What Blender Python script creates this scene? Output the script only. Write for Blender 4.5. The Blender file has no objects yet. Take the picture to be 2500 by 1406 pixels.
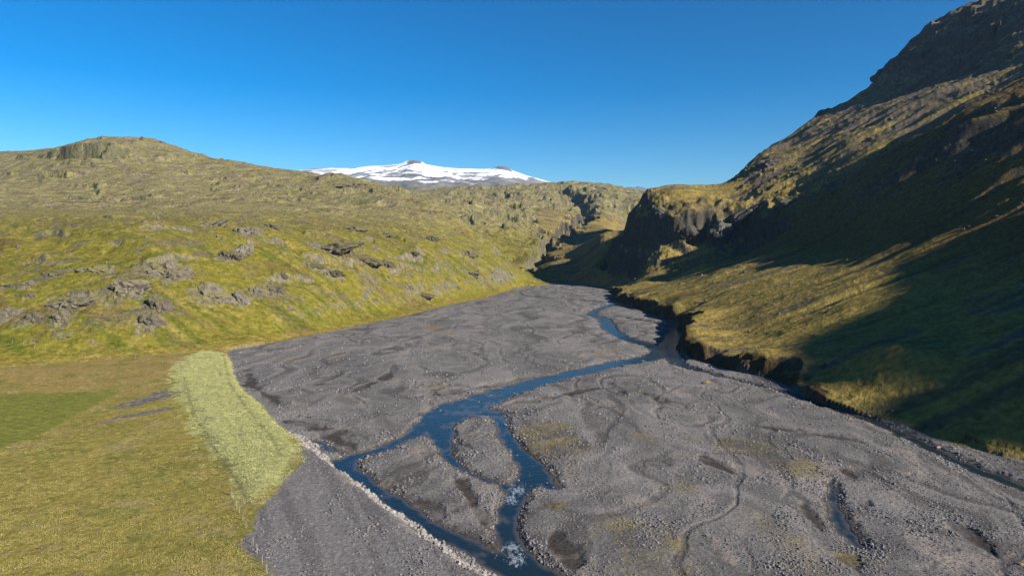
import bpy, bmesh, math
import numpy as np
from mathutils import Vector, noise as mnoise, Matrix, Euler
QF = 1.0
C = bpy.context.scene
# ------------------------------------------------------------------ camera
CAMH = 48.0; FPX = 1667.0
PITCH = math.atan(103.0 / FPX)
cam_d = bpy.data.cameras.new('camera'); cam = bpy.data.objects.new('camera', cam_d); C.collection.objects.link(cam)
cam.location = (0, 0, CAMH); cam.rotation_euler = (math.pi / 2 - PITCH, 0, 0)
cam_d.sensor_width = 36; cam_d.lens = FPX / 2500 * 36; cam_d.clip_start = 0.5; cam_d.clip_end = 60000
C.camera = cam
# ------------------------------------------------------------------ light
SUN_AZ = math.radians(127)      # clockwise from the view direction (+Y)
SUN_EL = math.radians(25)
w = bpy.data.worlds.new('World'); C.world = w; w.use_nodes = True
nt = w.node_tree; nt.nodes.clear()
sky = nt.nodes.new('ShaderNodeTexSky'); sky.sky_type = 'NISHITA'; sky.sun_disc = False
sky.sun_elevation = SUN_EL; sky.sun_rotation = SUN_AZ
sky.air_density = 1.0; sky.dust_density = 0.1; sky.ozone_density = 4.0; sky.altitude = 300
hs = nt.nodes.new('ShaderNodeHueSaturation'); hs.inputs['Saturation'].default_value = 1.3; hs.inputs['Hue'].default_value = 0.498
bg = nt.nodes.new('ShaderNodeBackground'); bg.inputs['Strength'].default_value = 0.033
wo = nt.nodes.new('ShaderNodeOutputWorld')
gm = nt.nodes.new('ShaderNodeGamma'); gm.inputs[1].default_value = 1.32; nt.links.new(sky.outputs[0], gm.inputs[0]); nt.links.new(gm.outputs[0], hs.inputs['Color']); nt.links.new(hs.outputs[0], bg.inputs[0]); nt.links.new(bg.outputs[0], wo.inputs[0])
sd = bpy.data.lights.new('sun', 'SUN'); sd.energy = 5.0; sd.angle = math.radians(0.5); sd.color = (1.0, 0.93, 0.83)
sun = bpy.data.objects.new('sun', sd); C.collection.objects.link(sun)
svec = Vector((math.sin(SUN_AZ) * math.cos(SUN_EL), math.cos(SUN_AZ) * math.cos(SUN_EL), math.sin(SUN_EL)))
sun.rotation_euler = svec.to_track_quat('Z', 'Y').to_euler(); sun.location = (300, -300, 600)
vs = C.view_settings; vs.view_transform = 'Standard'; vs.look = 'None'; vs.gamma = 1; vs.exposure = 1.2; vs.use_curve_mapping = False

# ------------------------------------------------------------------ helpers
f4 = np.float32
def ray(u, v):
    a = (u - 1250) / FPX; b = (703 - v) / FPX
    y = math.cos(PITCH) + b * math.sin(PITCH)
    return a / y, (-math.sin(PITCH) + b * math.cos(PITCH)) / y      # x and z per metre of Y
def at(u, v, Y):
    rx, rz = ray(u, v); return (rx * Y, Y, CAMH + rz * Y)
def fl(u, v, z=0.0):
    rx, rz = ray(u, v); Y = (CAMH - z) / max(-rz, 1e-4); return (rx * Y, Y)
def flp(pts, z=0.0): return np.array([fl(u, v, z) for u, v in pts])

_G = {}
def _grad(seed):
    if seed not in _G:
        a = np.random.RandomState(seed).rand(256, 256) * 2 * np.pi
        _G[seed] = (np.cos(a).astype(f4), np.sin(a).astype(f4))
    return _G[seed]
def perlin(x, y, seed=0):
    gx, gy = _grad(seed)
    x = np.asarray(x, dtype=np.float64); y = np.asarray(y, dtype=np.float64)
    xi = np.floor(x); yi = np.floor(y); fx = (x - xi).astype(f4); fy = (y - yi).astype(f4)
    xi = xi.astype(np.int64) & 255; yi = yi.astype(np.int64) & 255
    x1 = (xi + 1) & 255; y1 = (yi + 1) & 255
    sx = fx * fx * fx * (fx * (fx * 6 - 15) + 10); sy = fy * fy * fy * (fy * (fy * 6 - 15) + 10)
    def d(i, j, dx, dy): return gx[i, j] * dx + gy[i, j] * dy
    a = d(xi, yi, fx, fy); b = d(x1, yi, fx - 1, fy); c = d(xi, y1, fx, fy - 1); e = d(x1, y1, fx - 1, fy - 1)
    a = a + sx * (b - a); c = c + sx * (e - c)
    return (a + sy * (c - a)) * 1.5
def fbm(x, y, n=4, seed=0, gain=.5):
    s = 0; a = 1.0; t = 0
    for k in range(n):
        s = s + a * perlin(x * 2 ** k + 17.3 * k, y * 2 ** k - 9.1 * k, seed + k); t += a; a *= gain
    return s / t * 1.4
def ridged(x, y, n=4, seed=0, gain=.5):
    s = 0; a = 1.0; t = 0
    for k in range(n):
        s = s + a * (1 - 2 * np.abs(perlin(x * 2 ** k + 7.3 * k, y * 2 ** k - 3.1 * k, seed + k))); t += a; a *= gain
    return s / t
def S(x, a, b):
    t = np.clip((x - a) / (b - a), 0, 1); return t * t * (3 - 2 * t)
def seg_sdf(X, Y, pts, widths):
    """distance to a polyline minus its half width (negative inside)"""
    out = np.full(X.shape, 1e6, f4)
    for (p, q, w0, w1) in zip(pts[:-1], pts[1:], widths[:-1], widths[1:]):
        dx, dy = q[0] - p[0], q[1] - p[1]; L = dx * dx + dy * dy + 1e-9
        t = np.clip(((X - p[0]) * dx + (Y - p[1]) * dy) / L, 0, 1)
        d = np.hypot(X - p[0] - t * dx, Y - p[1] - t * dy) - .5 * (w0 + (w1 - w0) * t)
        np.minimum(out, d, out=out)
    return out
def poly_sdf(X, Y, pts):
    n = len(pts); d = np.full(X.shape, 1e9, f4); ins = np.zeros(X.shape, bool)
    for i in range(n):
        p = pts[i]; q = pts[(i + 1) % n]
        dx, dy = q[0] - p[0], q[1] - p[1]; L = dx * dx + dy * dy + 1e-9
        t = np.clip(((X - p[0]) * dx + (Y - p[1]) * dy) / L, 0, 1)
        np.minimum(d, (X - p[0] - t * dx) ** 2 + (Y - p[1] - t * dy) ** 2, out=d)
        if p[1] != q[1]:
            cr = ((p[1] > Y) != (q[1] > Y)) & (X < dx * (Y - p[1]) / dy + p[0]); ins ^= cr
    d = np.sqrt(d); return np.where(ins, -d, d).astype(f4)

# ------------------------------------------------------------------ plan of the valley (metres)
LEFT_TOE = [(-900, 200), (-420, 236)] + [fl(*p) for p in [(0, 905), (200, 893), (400, 874), (560, 858), (650, 842), (740, 824), (860, 800), (1000, 770), (1100, 745), (1180, 730), (1235, 713), (1262, 703), (1330, 697), (1385, 690.5)]]
RIGHT_TOE = [fl(*p) for p in [(1415, 692), (1480, 703), (1497, 722), (1500, 735), (1545, 752), (1600, 772), (1650, 792), (1668, 815), (1648, 850), (1700, 882), (1780, 905), (1880, 925), (1950, 955), (2000, 985), (2090, 1008), (2180, 1030), (2300, 1075), (2400, 1105), (2500, 1130)]] + [(118, 120), (128, 60), (135, -150)]
FLOOR = np.array(LEFT_TOE + RIGHT_TOE + [(135, -300), (-900, -300)])
ctrl = []
def col(u, lst):
    for v, Y in lst: ctrl.append(at(u, v, Y))
col(-500, [(880, 268), (800, 300), (650, 370), (560, 440), (528, 560), (515, 750), (480, 1050), (430, 1500), (400, 1900), (450, 2800)])
col(-200, [(890, 262), (800, 293), (650, 355), (560, 410), (530, 540), (515, 750), (480, 1000), (430, 1400), (385, 1900), (440, 2700)])
col(0,   [(800, 290), (700, 330), (640, 365), (560, 425), (530, 520), (518, 750), (492, 950), (450, 1250), (405, 1600), (374, 1900), (430, 2600)])
col(120, [(800, 292), (700, 332), (640, 366), (560, 425), (531, 530), (520, 750), (495, 950), (450, 1250), (395, 1550), (369, 1780), (430, 2500)])
col(220, [(800, 296), (700, 336), (620, 380), (560, 420), (533, 530), (520, 700), (496, 980), (440, 1300), (388, 1500), (347, 1750), (400, 2500)])
col(340, [(800, 302), (700, 341), (600, 393), (555, 430), (538, 540), (522, 680), (506, 900), (480, 1100), (430, 1350), (385, 1580), (343, 1780), (400, 2500)])
col(430, [(800, 308), (700, 350), (600, 405), (555, 450), (535, 560), (520, 720), (490, 1000), (440, 1350), (385, 1650), (359, 1800), (430, 2500)])
col(490, [(800, 320), (700, 362), (600, 418), (550, 470), (530, 560), (515, 760), (490, 1000), (440, 1400), (387, 1750), (430, 2500)])
col(600, [(800, 338), (700, 385), (600, 446), (560, 482), (537, 560), (520, 780), (495, 980), (450, 1350), (402, 1720), (450, 2400)])
col(700, [(760, 372), (680, 418), (600, 476), (556, 540), (540, 640), (520, 820), (490, 1050), (450, 1400), (417, 1750), (450, 2400)])
col(790, [(760, 400), (680, 450), (610, 505), (565, 570), (545, 690), (520, 880), (490, 1080), (455, 1400), (426, 1700), (460, 2300)])
col(870, [(760, 432), (680, 480), (620, 528), (575, 600), (550, 740), (515, 950), (480, 1150), (441, 1450), (480, 2000), (470, 2500), (466, 3200)])
col(950, [(740, 480), (670, 530), (615, 585), (575, 680), (540, 850), (500, 1020), (460, 1280), (480, 1800), (470, 2500), (466, 3200)])
col(1040, [(720, 540), (660, 590), (610, 650), (575, 760), (530, 950), (492, 1120), (500, 1400), (490, 1900), (475, 2500), (464, 3200)])
col(1120, [(700, 620), (650, 680), (600, 780), (560, 920), (532, 1040), (560, 1220), (520, 1600), (490, 2100), (475, 2600), (460, 3200)])
col(1200, [(680, 720), (640, 790), (612, 880), (597, 960), (640, 1080), (580, 1300), (530, 1800), (490, 2400), (462, 3200)])
col(1270, [(675, 820), (655, 890), (645, 950), (680, 1030), (610, 1250), (560, 1600), (510, 2100), (480, 2600), (456, 3200)])
col(1340, [(680, 900), (665, 980), (645, 1080), (610, 1280), (575, 1550), (530, 1950), (490, 2500), (454, 3200)])
col(1420, [(665, 980), (628, 1080), (603, 1180), (600, 1400), (565, 1750), (520, 2200), (490, 2600), (470, 2900), (448, 3300)])
col(1490, [(690, 880), (640, 980), (600, 1040), (572, 1130), (584, 1330), (560, 1750), (530, 2050), (490, 2500), (465, 2900), (454, 3400)])
for u in (1550, 1600): col(u, [(575, 1130), (590, 1350), (560, 1750), (500, 2500), (475, 2900), (468, 3400)])
for a_, zz in [(-500, 380), (0, 420), (500, 330), (900, 360), (1200, 420), (1500, 430), (1900, 420), (2300, 420)]:
    ctrl.append((ray(a_, 600)[0] * 5200, 5200, zz * .9))
# the spur with the cliff and the mountain on the right: sections (x, z) at a given Y
SECT = {
 60:  [(160, 26), (230, 58), (300, 96), (380, 140), (420, 160), (560, 195), (760, 230), (1100, 240)],
 130: [(150, 22), (210, 50), (300, 92), (380, 132), (420, 150), (560, 190), (760, 230), (1100, 240)],
 210: [(120, 12), (160, 27), (220, 50), (300, 84), (380, 122), (450, 150), (560, 190), (760, 230), (1100, 240)],
 320: [(120, 13), (160, 28), (220, 50), (300, 92), (380, 142), (450, 175), (560, 205), (760, 245), (1100, 260)],
 450: [(125, 14), (170, 30), (225, 50), (300, 102), (380, 152), (450, 180), (560, 222), (760, 275), (1100, 300)],
 560: [(120, 13), (170, 30), (215, 47), (300, 102), (380, 152), (430, 176), (560, 232), (760, 300), (1100, 330)],
 680: [(120, 11), (160, 24), (230, 50), (306, 96), (345, 128), (403, 158), (470, 196), (600, 262), (760, 330), (1000, 360)],
 790: [(110, 8), (135, 22), (170, 84), (200, 98), (306, 127), (403, 180), (500, 225), (600, 275), (760, 350), (1000, 400)],
 850: [(84, 6), (108, 26), (134, 60), (164, 110), (200, 122), (306, 143), (403, 190), (500, 232), (600, 280), (720, 350), (1000, 420)],
 930: [(92, 14), (126, 40), (160, 72), (200, 108), (250, 125), (340, 166), (440, 208), (540, 252), (620, 298), (690, 372), (800, 420), (1000, 450)],
 1000: [(150, 55), (200, 82), (250, 97), (300, 124), (400, 190), (490, 240), (580, 283)],
 1080: [(145, 62), (195, 70), (240, 84), (300, 125), (400, 196), (490, 250), (560, 290), (630, 355), (690, 402), (765, 442), (1000, 470)],
 1180: [(165, 72), (215, 74), (270, 86), (350, 128), (430, 180), (520, 268), (600, 305), (660, 370), (760, 440), (1000, 480)],
 1400: [(200, 42), (300, 60), (400, 85), (500, 120), (600, 160), (700, 240), (1000, 380)],
 1800: [(300, 60), (450, 90), (600, 130), (800, 220), (1100, 350)],
 2400: [(400, 150), (800, 180), (1200, 260)],
}
for Y, l in SECT.items():
    for x, z in l: ctrl.append((x, float(Y), z))
ctrl = np.array(ctrl)
# thin plate interpolation of height / range over (bearing, log range)
CT = np.stack([np.arctan2(ctrl[:, 0], ctrl[:, 1]) * 3, np.log(np.hypot(ctrl[:, 0], ctrl[:, 1]))], 1)
CV = ctrl[:, 2] / np.hypot(ctrl[:, 0], ctrl[:, 1])
def kern(r2): return .5 * r2 * np.log(r2 + 1e-12)
n_ = len(CT); K = kern(((CT[:, None] - CT[None]) ** 2).sum(-1)) + np.eye(n_) * 1e-4
Pm = np.hstack([np.ones((n_, 1)), CT]); A = np.zeros((n_ + 3, n_ + 3)); A[:n_, :n_] = K; A[:n_, n_:] = Pm; A[n_:, :n_] = Pm.T
sol = np.linalg.solve(A, np.concatenate([CV, np.zeros(3)]))
# ------------------------------------------------------------------ the sampling grid: bearings x ranges round the valley mouth
NC = int(1230 * QF); NR = int(1060 * QF)
th = np.concatenate([np.radians(np.linspace(-88, -39.5, int(40 * QF) + 2)[:-1]), np.radians(np.linspace(-39.5, 39.5, NC)), np.radians(np.linspace(39.5, 120, int(190 * QF) + 2)[1:])])
dens = lambda lr: np.interp(lr, np.log([18, 70, 90, 1200, 2000, 3600, 6000]), [60, 120, 330, 300, 240, 200, 60])
lr = np.linspace(math.log(18), math.log(6000), 4000); cum = np.concatenate([[0], np.cumsum(dens((lr[1:] + lr[:-1]) / 2) * np.diff(lr))])
rr = np.exp(np.interp(np.linspace(0, cum[-1], NR), cum, lr))
def upsample(fn, k=5):
    it = np.unique(np.append(np.arange(0, len(th), k), len(th) - 1)); ir = np.unique(np.append(np.arange(0, len(rr), k), len(rr) - 1))
    T, L = np.meshgrid(th[it], np.log(rr[ir])); q = fn(T, L)
    q = np.stack([np.interp(np.arange(len(th)), it, row) for row in q])
    return np.stack([np.interp(np.arange(len(rr)), ir, c) for c in q.T]).T
def tps(T, L):
    out = np.zeros(T.size); t = T.ravel() * 3; l = L.ravel()
    for s in range(0, t.size, 4000):
        e = slice(s, s + 4000); r2 = (t[e, None] - CT[None, :, 0]) ** 2 + (l[e, None] - CT[None, :, 1]) ** 2
        out[e] = kern(r2) @ sol[:n_] + sol[n_] + sol[n_ + 1] * t[e] + sol[n_ + 2] * l[e]
    return out.reshape(T.shape)
TH, RR = np.meshgrid(th, rr)
X = (RR * np.sin(TH)); Y = (RR * np.cos(TH))
Z0 = upsample(tps) * RR
fd = upsample(lambda T, L: poly_sdf(np.exp(L) * np.sin(T), np.exp(L) * np.cos(T), FLOOR), 3)
near = (np.abs(fd) < 60) & (RR < 1400)
fd[near] = poly_sdf(X[near], Y[near], FLOOR)
Z0 += 5.5 * np.exp(-((X - 117) / 11) ** 2 - ((Y - 212) / 17) ** 2)
# ---- large relief
out = fd > -4
rightside = S(X - (Y * .02 + 40), -20, 20) * (Y < 2200)
upm = S(fd, 0, 60)
hL = (-.922 * X + .387 * Y); tL = (.387 * X + .922 * Y)             # down-slope and along-slope coordinates of the left hillside
wx = fbm(X / 90, Y / 90, 3, 3) * 26; wy = fbm(X / 90, Y / 90, 3, 9) * 26
Z = Z0.copy()
farm = S(RR, 700, 1600)
left = (1 - rightside)
# general lumps
big = fbm(X / 160, Y / 160, 5, 20)
med = ridged((X + wx) / 70, (Y + wy) / 70, 5, 30)
Z += upm * left * ((3 + farm * 7) * big + (.9 + farm * 2.5) * (med - .35))
gulL = fbm((tL + wx * .7) / 30, (hL + wy) / 230, 4, 41); glL = fbm((tL + wx * .6) / 48, hL / 500, 3, 43); lineL = S(1 - np.abs(glL) * 7, 0, 1)
Z += upm * left * (1 - S(RR, 1100, 1500)) * (2.6 * gulL - 1.3 * lineL)
# gullied slopes on the right, running down towards the river
gul = fbm((Y + wx * .6) / 30, (X + wy) / 260, 4, 50); gul2 = fbm((Y + wx * .2) / 9, (X) / 110, 3, 57)
steepR = S(X, 230, 420)
gl_ = fbm((Y + wx * .5 + .06 * X) / 34, (X) / 420, 3, 59)
Z += upm * rightside * (gul * (2.2 + 5 * steepR) + gul2 * (.8 + 1.6 * steepR) - 1.8 * S(1 - np.abs(gl_) * 5, 0, 1) * S(X, 110, 180) + big * (2 + 2 * steepR) + steepR * 3.5 * (ridged((X + wx) / 55, (Y + wy) / 55, 4, 60) - .3))
fcd = .6 * X + .8 * Y
Z += rightside * np.exp(-((X - 340) / 50) ** 2) * S(Y, 300, 360) * (1 - S(Y, 540, 600)) * (27 * ridged(fcd / 30, X / 260, 3, 63, .55) - 10)  # ridge fins across the sun direction, added to throw shadow fingers on the fan
# broken rock bands: a cliff operator on height
def cliff(Z, c, w, R_, amp, mask):
    s = S(Z, c - w, c + w) - np.clip((Z - c) / (2 * R_) + .5, 0, 1)
    return Z + amp * mask * s
nz = fbm(X / 60, Y / 60, 4, 70) * 9
lm = left * upm
for i, (c, amp) in enumerate([(14, 3), (27, 5), (40, 6), (55, 6), (66, 4)]):
    mk = S(fbm(X / 36 + i * 5, Y / 36, 3, 80 + i), .12, .34) * (1 - farm)
    Z = cliff(Z + nz, c, 1.3, 8, amp, lm * mk) - nz
for i, c in enumerate([90, 115, 145, 180, 230, 285, 335]):
    mk = S(fbm(X / 140 + i * 5, Y / 140, 3, 90 + i), .22, .42) * farm
    Z = cliff(Z + nz * 3, c, 3, 22, 19, lm * mk) - nz * 3
mesa = left * S(X / np.maximum(Y, 1), -.70, -.64) * (1 - S(X / np.maximum(Y, 1), -.575, -.54)) * S(Y, 1350, 1450) * (1 - S(Y, 1750, 1850))
Z = cliff(Z + nz * .5, 262, 3, 26, 40, mesa) - nz * .5
nzr = fbm(X / 35, Y / 35, 4, 110) * 16
dzr = np.gradient(Z, axis=1) / (np.gradient(X, axis=1) + 1e-6); NZ_pre = np.abs(dzr)
band = S(X, 120, 150) * S(Y, 600, 690) * (1 - S(Y, 940, 1020)) * upm * rightside
Z = cliff(Z + nzr, 66 , 12, 34, 22 + 20 * S(X, 150, 200), band * (1 - S(X, 330, 430))) - nzr
Z += band * (1 - S(X, 300, 400)) * S(NZ_pre, .2, .6) * (4.5 * (fbm((X + wx * .5) / 24, (Y + wy * .5) / 24, 4, 115)) + 3.5 * (ridged(X / 14, Y / 14, 4, 117) - .4))
for i, c in enumerate([150, 205, 265, 330, 390]):
    mk = S(fbm(X / 90 + i * 5, Y / 90, 3, 130 + i), -.1, .15)
    Z = cliff(Z + nzr * 1.2, c, 4, 22, 22, rightside * upm * mk * S(X - (Y - 1000) * -.1, 560, 620)) - nzr * 1.2
bad = left * S(Y, 1150, 1500) * S(X / np.maximum(Y, 1), -.14, -.04) * (1 - S(Y, 3300, 3800))
br_ = ridged((X + wx * 5) / 210, (Y + wy * 5) / 260, 5, 140)
Z += bad * (12 * (br_ - .35) + 10 * fbm(X / 60, Y / 60, 4, 145))
nzb = fbm(X / 150, Y / 150, 4, 147) * 30
for c in (120, 175, 235, 300): Z = cliff(Z + nzb, c, 3, 26, 13, bad * S(fbm(X / 170, Y / 170 + c, 3, 149), -.05, .15)) - nzb
CAN = [at(1240, 662, 860), at(1290, 650, 1000), at(1335, 600, 1280), at(1345, 575, 1550), at(1400, 545, 1850), at(1440, 520, 2200), at(1400, 480, 2700), at(1370, 465, 3100)]
cd = seg_sdf(X, Y, [(p[0], p[1]) for p in CAN], [6, 14, 30, 36, 40, 50, 60, 60]) + fbm(X / 60, Y / 60, 5, 151) * 50
Z -= (1 - S(cd, -6, 16)) * np.interp(Y, [800, 1000, 1300, 3000], [0, 10, 30, 34]) * (fd > 0)
Z += rightside * S(X, 540, 620) * (9 * (ridged(X / 38, Y / 38, 4, 171) - .35))
# ---- fine relief, by distance
fine = fbm(X / 11, Y / 11, 4, 150)
fine2 = ridged(X / 5.5, Y / 5.5, 3, 160)
# ------------------------------------------------------------------ valley floor: river plain, levee, meadow
FIELD_EDGE = [(560, 858), (572, 885), (583, 925), (603, 950), (655, 995), (700, 1045), (735, 1085)]
RIPRAP = [(715, 1055), (760, 1088), (830, 1138), (900, 1193), (980, 1255), (1060, 1315), (1140, 1368), (1230, 1425), (1330, 1490)]
riv_edge = [fl(u, v, 1.0) for u, v in FIELD_EDGE[:-1]] + [fl(u, v, 1.2) for u, v in RIPRAP[1:]] + [(8, 55), (15, -100)]
BENCH = np.array(riv_edge + [(-900, -300), (-900, 200), (-420, 300), (-193, 300), (-128, 330)])
GRAV_EDGE = [(728, 1085), (728, 1130), (700, 1160), (680, 1190), (645, 1215), (622, 1248), (612, 1290), (598, 1312), (610, 1360), (650, 1400), (720, 1470)]
LEVEE = np.array([fl(u, v, 2.2) for u, v in GRAV_EDGE] + [(-18, 50), (-10, -100), (15, -100), (8, 55)] + [fl(u, v, 1.2) for u, v in RIPRAP[::-1]])
PALE = np.array([fl(u, v, 2.2) for u, v in [(490, 853), (545, 860), (568, 880), (581, 925), (600, 948), (650, 992), (695, 1045), (728, 1088), (726, 1130), (700, 1160), (680, 1190), (640, 1212), (620, 1243), (600, 1230), (585, 1190), (560, 1150), (540, 1120), (520, 1100), (500, 1070), (480, 1050), (455, 990), (430, 940), (420, 910), (440, 880)]])
GREEN = np.array([fl(u, v, 2.0) for u, v in [(-300, 968), (0, 963), (150, 955), (298, 951), (262, 968), (200, 1000), (120, 1043), (60, 1068), (0, 1088), (-300, 1175)]])
CH = [
 [(1392, 699, 7), (1300, 705, 8), (1256, 713, 11), (1266, 722, 9), (1340, 729, 7), (1420, 733, 5), (1498, 740, 7)],
 [(1500, 742, 6), (1455, 757, 7), (1440, 768, 8), (1475, 781, 9), (1487, 805, 10), (1530, 828, 8), (1590, 845, 10), (1625, 858, 12)],
 [(1500, 772, 3), (1600, 788, 4), (1645, 803, 8), (1642, 830, 10), (1625, 860, 14), (1590, 872, 11)],
 [(1635, 865, 12), (1660, 893, 6), (1740, 915, 3), (1900, 955, 3.5), (2050, 1003, 4), (2150, 1037, 4.5), (2250, 1085, 5.5), (2350, 1135, 5), (2500, 1193, 5.5), (2700, 1270, 6)],
 [(1595, 872, 12), (1500, 890, 11), (1400, 912, 10.5), (1300, 937, 11), (1200, 968, 13), (1130, 995, 16), (1080, 1020, 14), (1040, 1045, 9)],
 [(1040, 1045, 8), (1000, 1065, 5), (940, 1095, 4.6), (880, 1112, 4.8), (835, 1130, 6), (850, 1150, 5.2), (920, 1200, 5), (1000, 1255, 4.8), (1080, 1305, 5.2), (1170, 1350, 5.6), (1260, 1390, 7), (1330, 1430, 9), (1400, 1500, 10)],
 [(1062, 1042, 10), (1078, 1080, 5.5), (1092, 1110, 3.6), (1120, 1140, 3), (1160, 1165, 2.6), (1220, 1183, 2.4), (1245, 1192, 4)],
 [(1092, 1030, 4), (1098, 1060, 1.6), (1120, 1085, .9), (1150, 1097, .6)],
 [(1150, 1000, 12), (1205, 1012, 8), (1225, 1030, 4.5), (1228, 1055, 4.4), (1250, 1090, 5), (1290, 1130, 6.2), (1312, 1165, 8), (1268, 1198, 6.5), (1243, 1240, 5), (1236, 1290, 5.2), (1255, 1340, 5.6), (1290, 1390, 7.5), (1350, 1450, 9), (1400, 1500, 10)],
 [(1320, 1170, 6), (1345, 1190, 4)],
 [(2026, 1175, 1.2), (2034, 1200, 2.0), (2036, 1228, 3.0), (2046, 1270, 4.2), (2068, 1302, 4.0), (2097, 1336, 2.2)],
 [(765, 1078, 1.7), (788, 1084, 2.4), (800, 1100, 2.9), (832, 1106, 2.2)], [(728, 1021, 2.4), (748, 1020, 2.0)],
 [(2330, 1350, .1), (2331, 1350, .1)],
]
CHW = [([fl(u, v, -.4) for u, v, _ in c], [a for _, _, a in c]) for c in CH]
floor = (fd < 3) & (RR > 15) & (RR < 1150)
xf = X[floor]; yf = Y[floor]; rf = RR[floor]; fdf = fd[floor]
wob = fbm(xf / 6, yf / 6, 4, 200)
ch = np.full(xf.shape, 1e6, f4)
for pts, ws in CHW: np.minimum(ch, seg_sdf(xf, yf, pts, ws), out=ch)
ch = ch + (1 - S(rf, 500, 640)) * 0 + wob * np.clip(rf / 150, .6, 2) * 1.3 + .45 + .35 * fbm(xf / 1.7, yf / 1.7, 3, 202)
bench = poly_sdf(xf, yf, BENCH); levee = poly_sdf(xf, yf, LEVEE); pale = poly_sdf(xf, yf, PALE); green = poly_sdf(xf, yf, GREEN)
# braid plain: long bars and dry channels that run down the valley from its mouth
ph = np.arctan2(xf - 75, 1050 - yf); rho = np.hypot(xf - 75, 1050 - yf)
wv = fbm(xf / 45, yf / 70, 3, 210); 
bar = ridged(ph * 22 + wv * .9, rho / 150 + wv * .4, 4, 220, .55)
bar2 = fbm(ph * 60 + wv * 3, rho / 60 + wv * 1.2, 4, 230)
bar3 = fbm(xf / 3.2, yf / 3.2, 3, 236)
wv2 = fbm(xf / 22, yf / 30, 4, 215)
lines = 1 - np.abs(fbm(ph * 52 + wv * 2.0 + wv2 * .5, rho / 130 + wv * .6, 4, 232)) * 3.6      # thin dry channels
lines2 = 1 - np.abs(fbm(ph * 120 + wv * 5 + wv2 * 1.2, rho / 70 + wv * 1, 3, 234)) * 3.2
silt = fbm(ph * 75 + wv * 3.2 + wv2 * .8, rho / 110 + wv * .7, 5, 237)
thin = S(lines, .82, .98) * S(fbm(xf / 30, yf / 40, 3, 238), -.25, .15); thin2 = S(lines2, .78, .97) * S(fbm(xf / 25, yf / 30, 3, 239), -.1, .25)
def flowlines(k, warp, seed, wd, dens):
    psi = ph * k + warp * fbm(ph * 9 + seed, rho / 130, 3, 810 + seed) + .22 * fbm(ph * 40, rho / 24 + seed, 3, 820 + seed)
    fr = np.abs(psi - np.round(psi)) * rho / k
    cell = np.round(psi)
    on_ = S(fbm(cell * 3.7 + seed, rho / 60 + cell * 1.3, 2, 830 + seed), dens, dens + .25)
    w_ = wd * (.6 + .8 * S(fbm(cell * 1.9, rho / 25, 2, 840 + seed), -.4, .4)) * (1 + rho / 900)
    return (1 - S(fr, w_ * .35, w_)) * on_, np.exp(-((fr - w_ * 1.7) / w_) ** 2) * on_
fA, eA = flowlines(17., 2.6, 1, 1.9, -.15); fB, eB = flowlines(31., 3.4, 2, 1.1, -.2); fC, eC = flowlines(9., 2.2, 3, 3.2, -.1)
flo = np.maximum(np.maximum(fA, fB * .8), fC * .8); edg = np.maximum(eA, np.maximum(eB * .7, eC * .7)) * (1 - flo)
g = .34 + .20 * bar + .13 * bar2 + .07 * bar3 - .08 * thin - .05 * thin2 - .17 * flo + .07 * edg
g = g * S(ch, -.5, 9) * .9 + .12
g = np.where(ch < 0, -.25 + np.clip(ch, -2, 0) * .5 , g * S(ch, 0, 1.6) - .28 * (1 - S(ch, 0, 1.6)))
# dark silty hollows drawn as strokes
HOL = [[(1245, 988, 3), (1300, 980, 5), (1350, 972, 4), (1450, 950, 2)], [(1000, 975, 2), (1080, 962, 4), (1180, 945, 3), (1290, 922, 2)],
 [(1570, 960, 2), (1640, 985, 5), (1700, 1010, 3)], [(1820, 1040, 2), (1880, 1048, 4), (1990, 1062, 3), (2180, 1095, 2)],
 [(1715, 1120, 2), (1745, 1138, 4), (1790, 1160, 2)], [(780, 940, 3), (800, 930, 5), (830, 915, 3)], [(1350, 1310, 2), (1370, 1340, 3.5), (1400, 1370, 2)],
 [(700, 1030, 4), (760, 1040, 5), (800, 1070, 5), (840, 1090, 4), (860, 1110, 3)], [(790, 1050, 3), (900, 1075, 3)], [(960, 890, 2), (950, 920, 3), (880, 950, 3), (820, 970, 2)],
 [(920, 1180, 2), (990, 1210, 4), (1060, 1250, 4), (1120, 1280, 2)], [(1100, 1160, 3), (1140, 1200, 3.5), (1170, 1250, 3), (1215, 1320, 1.5)], [(2330, 1290, 1.5), (2380, 1310, 2), (2440, 1370, 1.5)],
 [(1520, 965, 2), (1480, 935, 1)], [(600, 905, 3), (620, 950, 4), (680, 985, 3)], [(1280, 700, 3), (1480, 712, 4)], [(2060, 1150, 1), (2110, 1200, 1.6), (2130, 1250, 1)], [(1960, 1230, 1), (2000, 1290, 2), (2070, 1370, 1.5), (2110, 1420, 1)]]
hol = np.full(xf.shape, 1e6, f4)
for h_ in HOL: np.minimum(hol, seg_sdf(xf, yf, [fl(u, v) for u, v, _ in h_], [a * 1.0 for _, _, a in h_]), out=hol)
hol = hol + fbm(xf / 6 , yf / 9, 5, 245) * 3.2
hm = (1 - S(hol + 1.2 * bar2, -1.2, .8)) * S(ch, 0, 2)
g = g - hm * .3
g = np.where(ch < 0, g, np.maximum(g, -.22))
# bench (meadow + levee) stands above the river plain
bn = bench + fbm(xf / 5, yf / 5, 3, 250) * .8
top = 1.6 + .7 * (1 - S(np.abs(levee + 2) , 0, 22)) + .25 * fbm(xf / 25, yf / 25, 3, 255) + .07 * fbm(xf / 2.5, yf / 2.5, 3, 256)
top = top + (1 - S(pale, -4, 1)) * .5
bm_ = 1 - S(bn, -3.5, .6)
zf = g * (1 - bm_) + top * bm_
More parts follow.
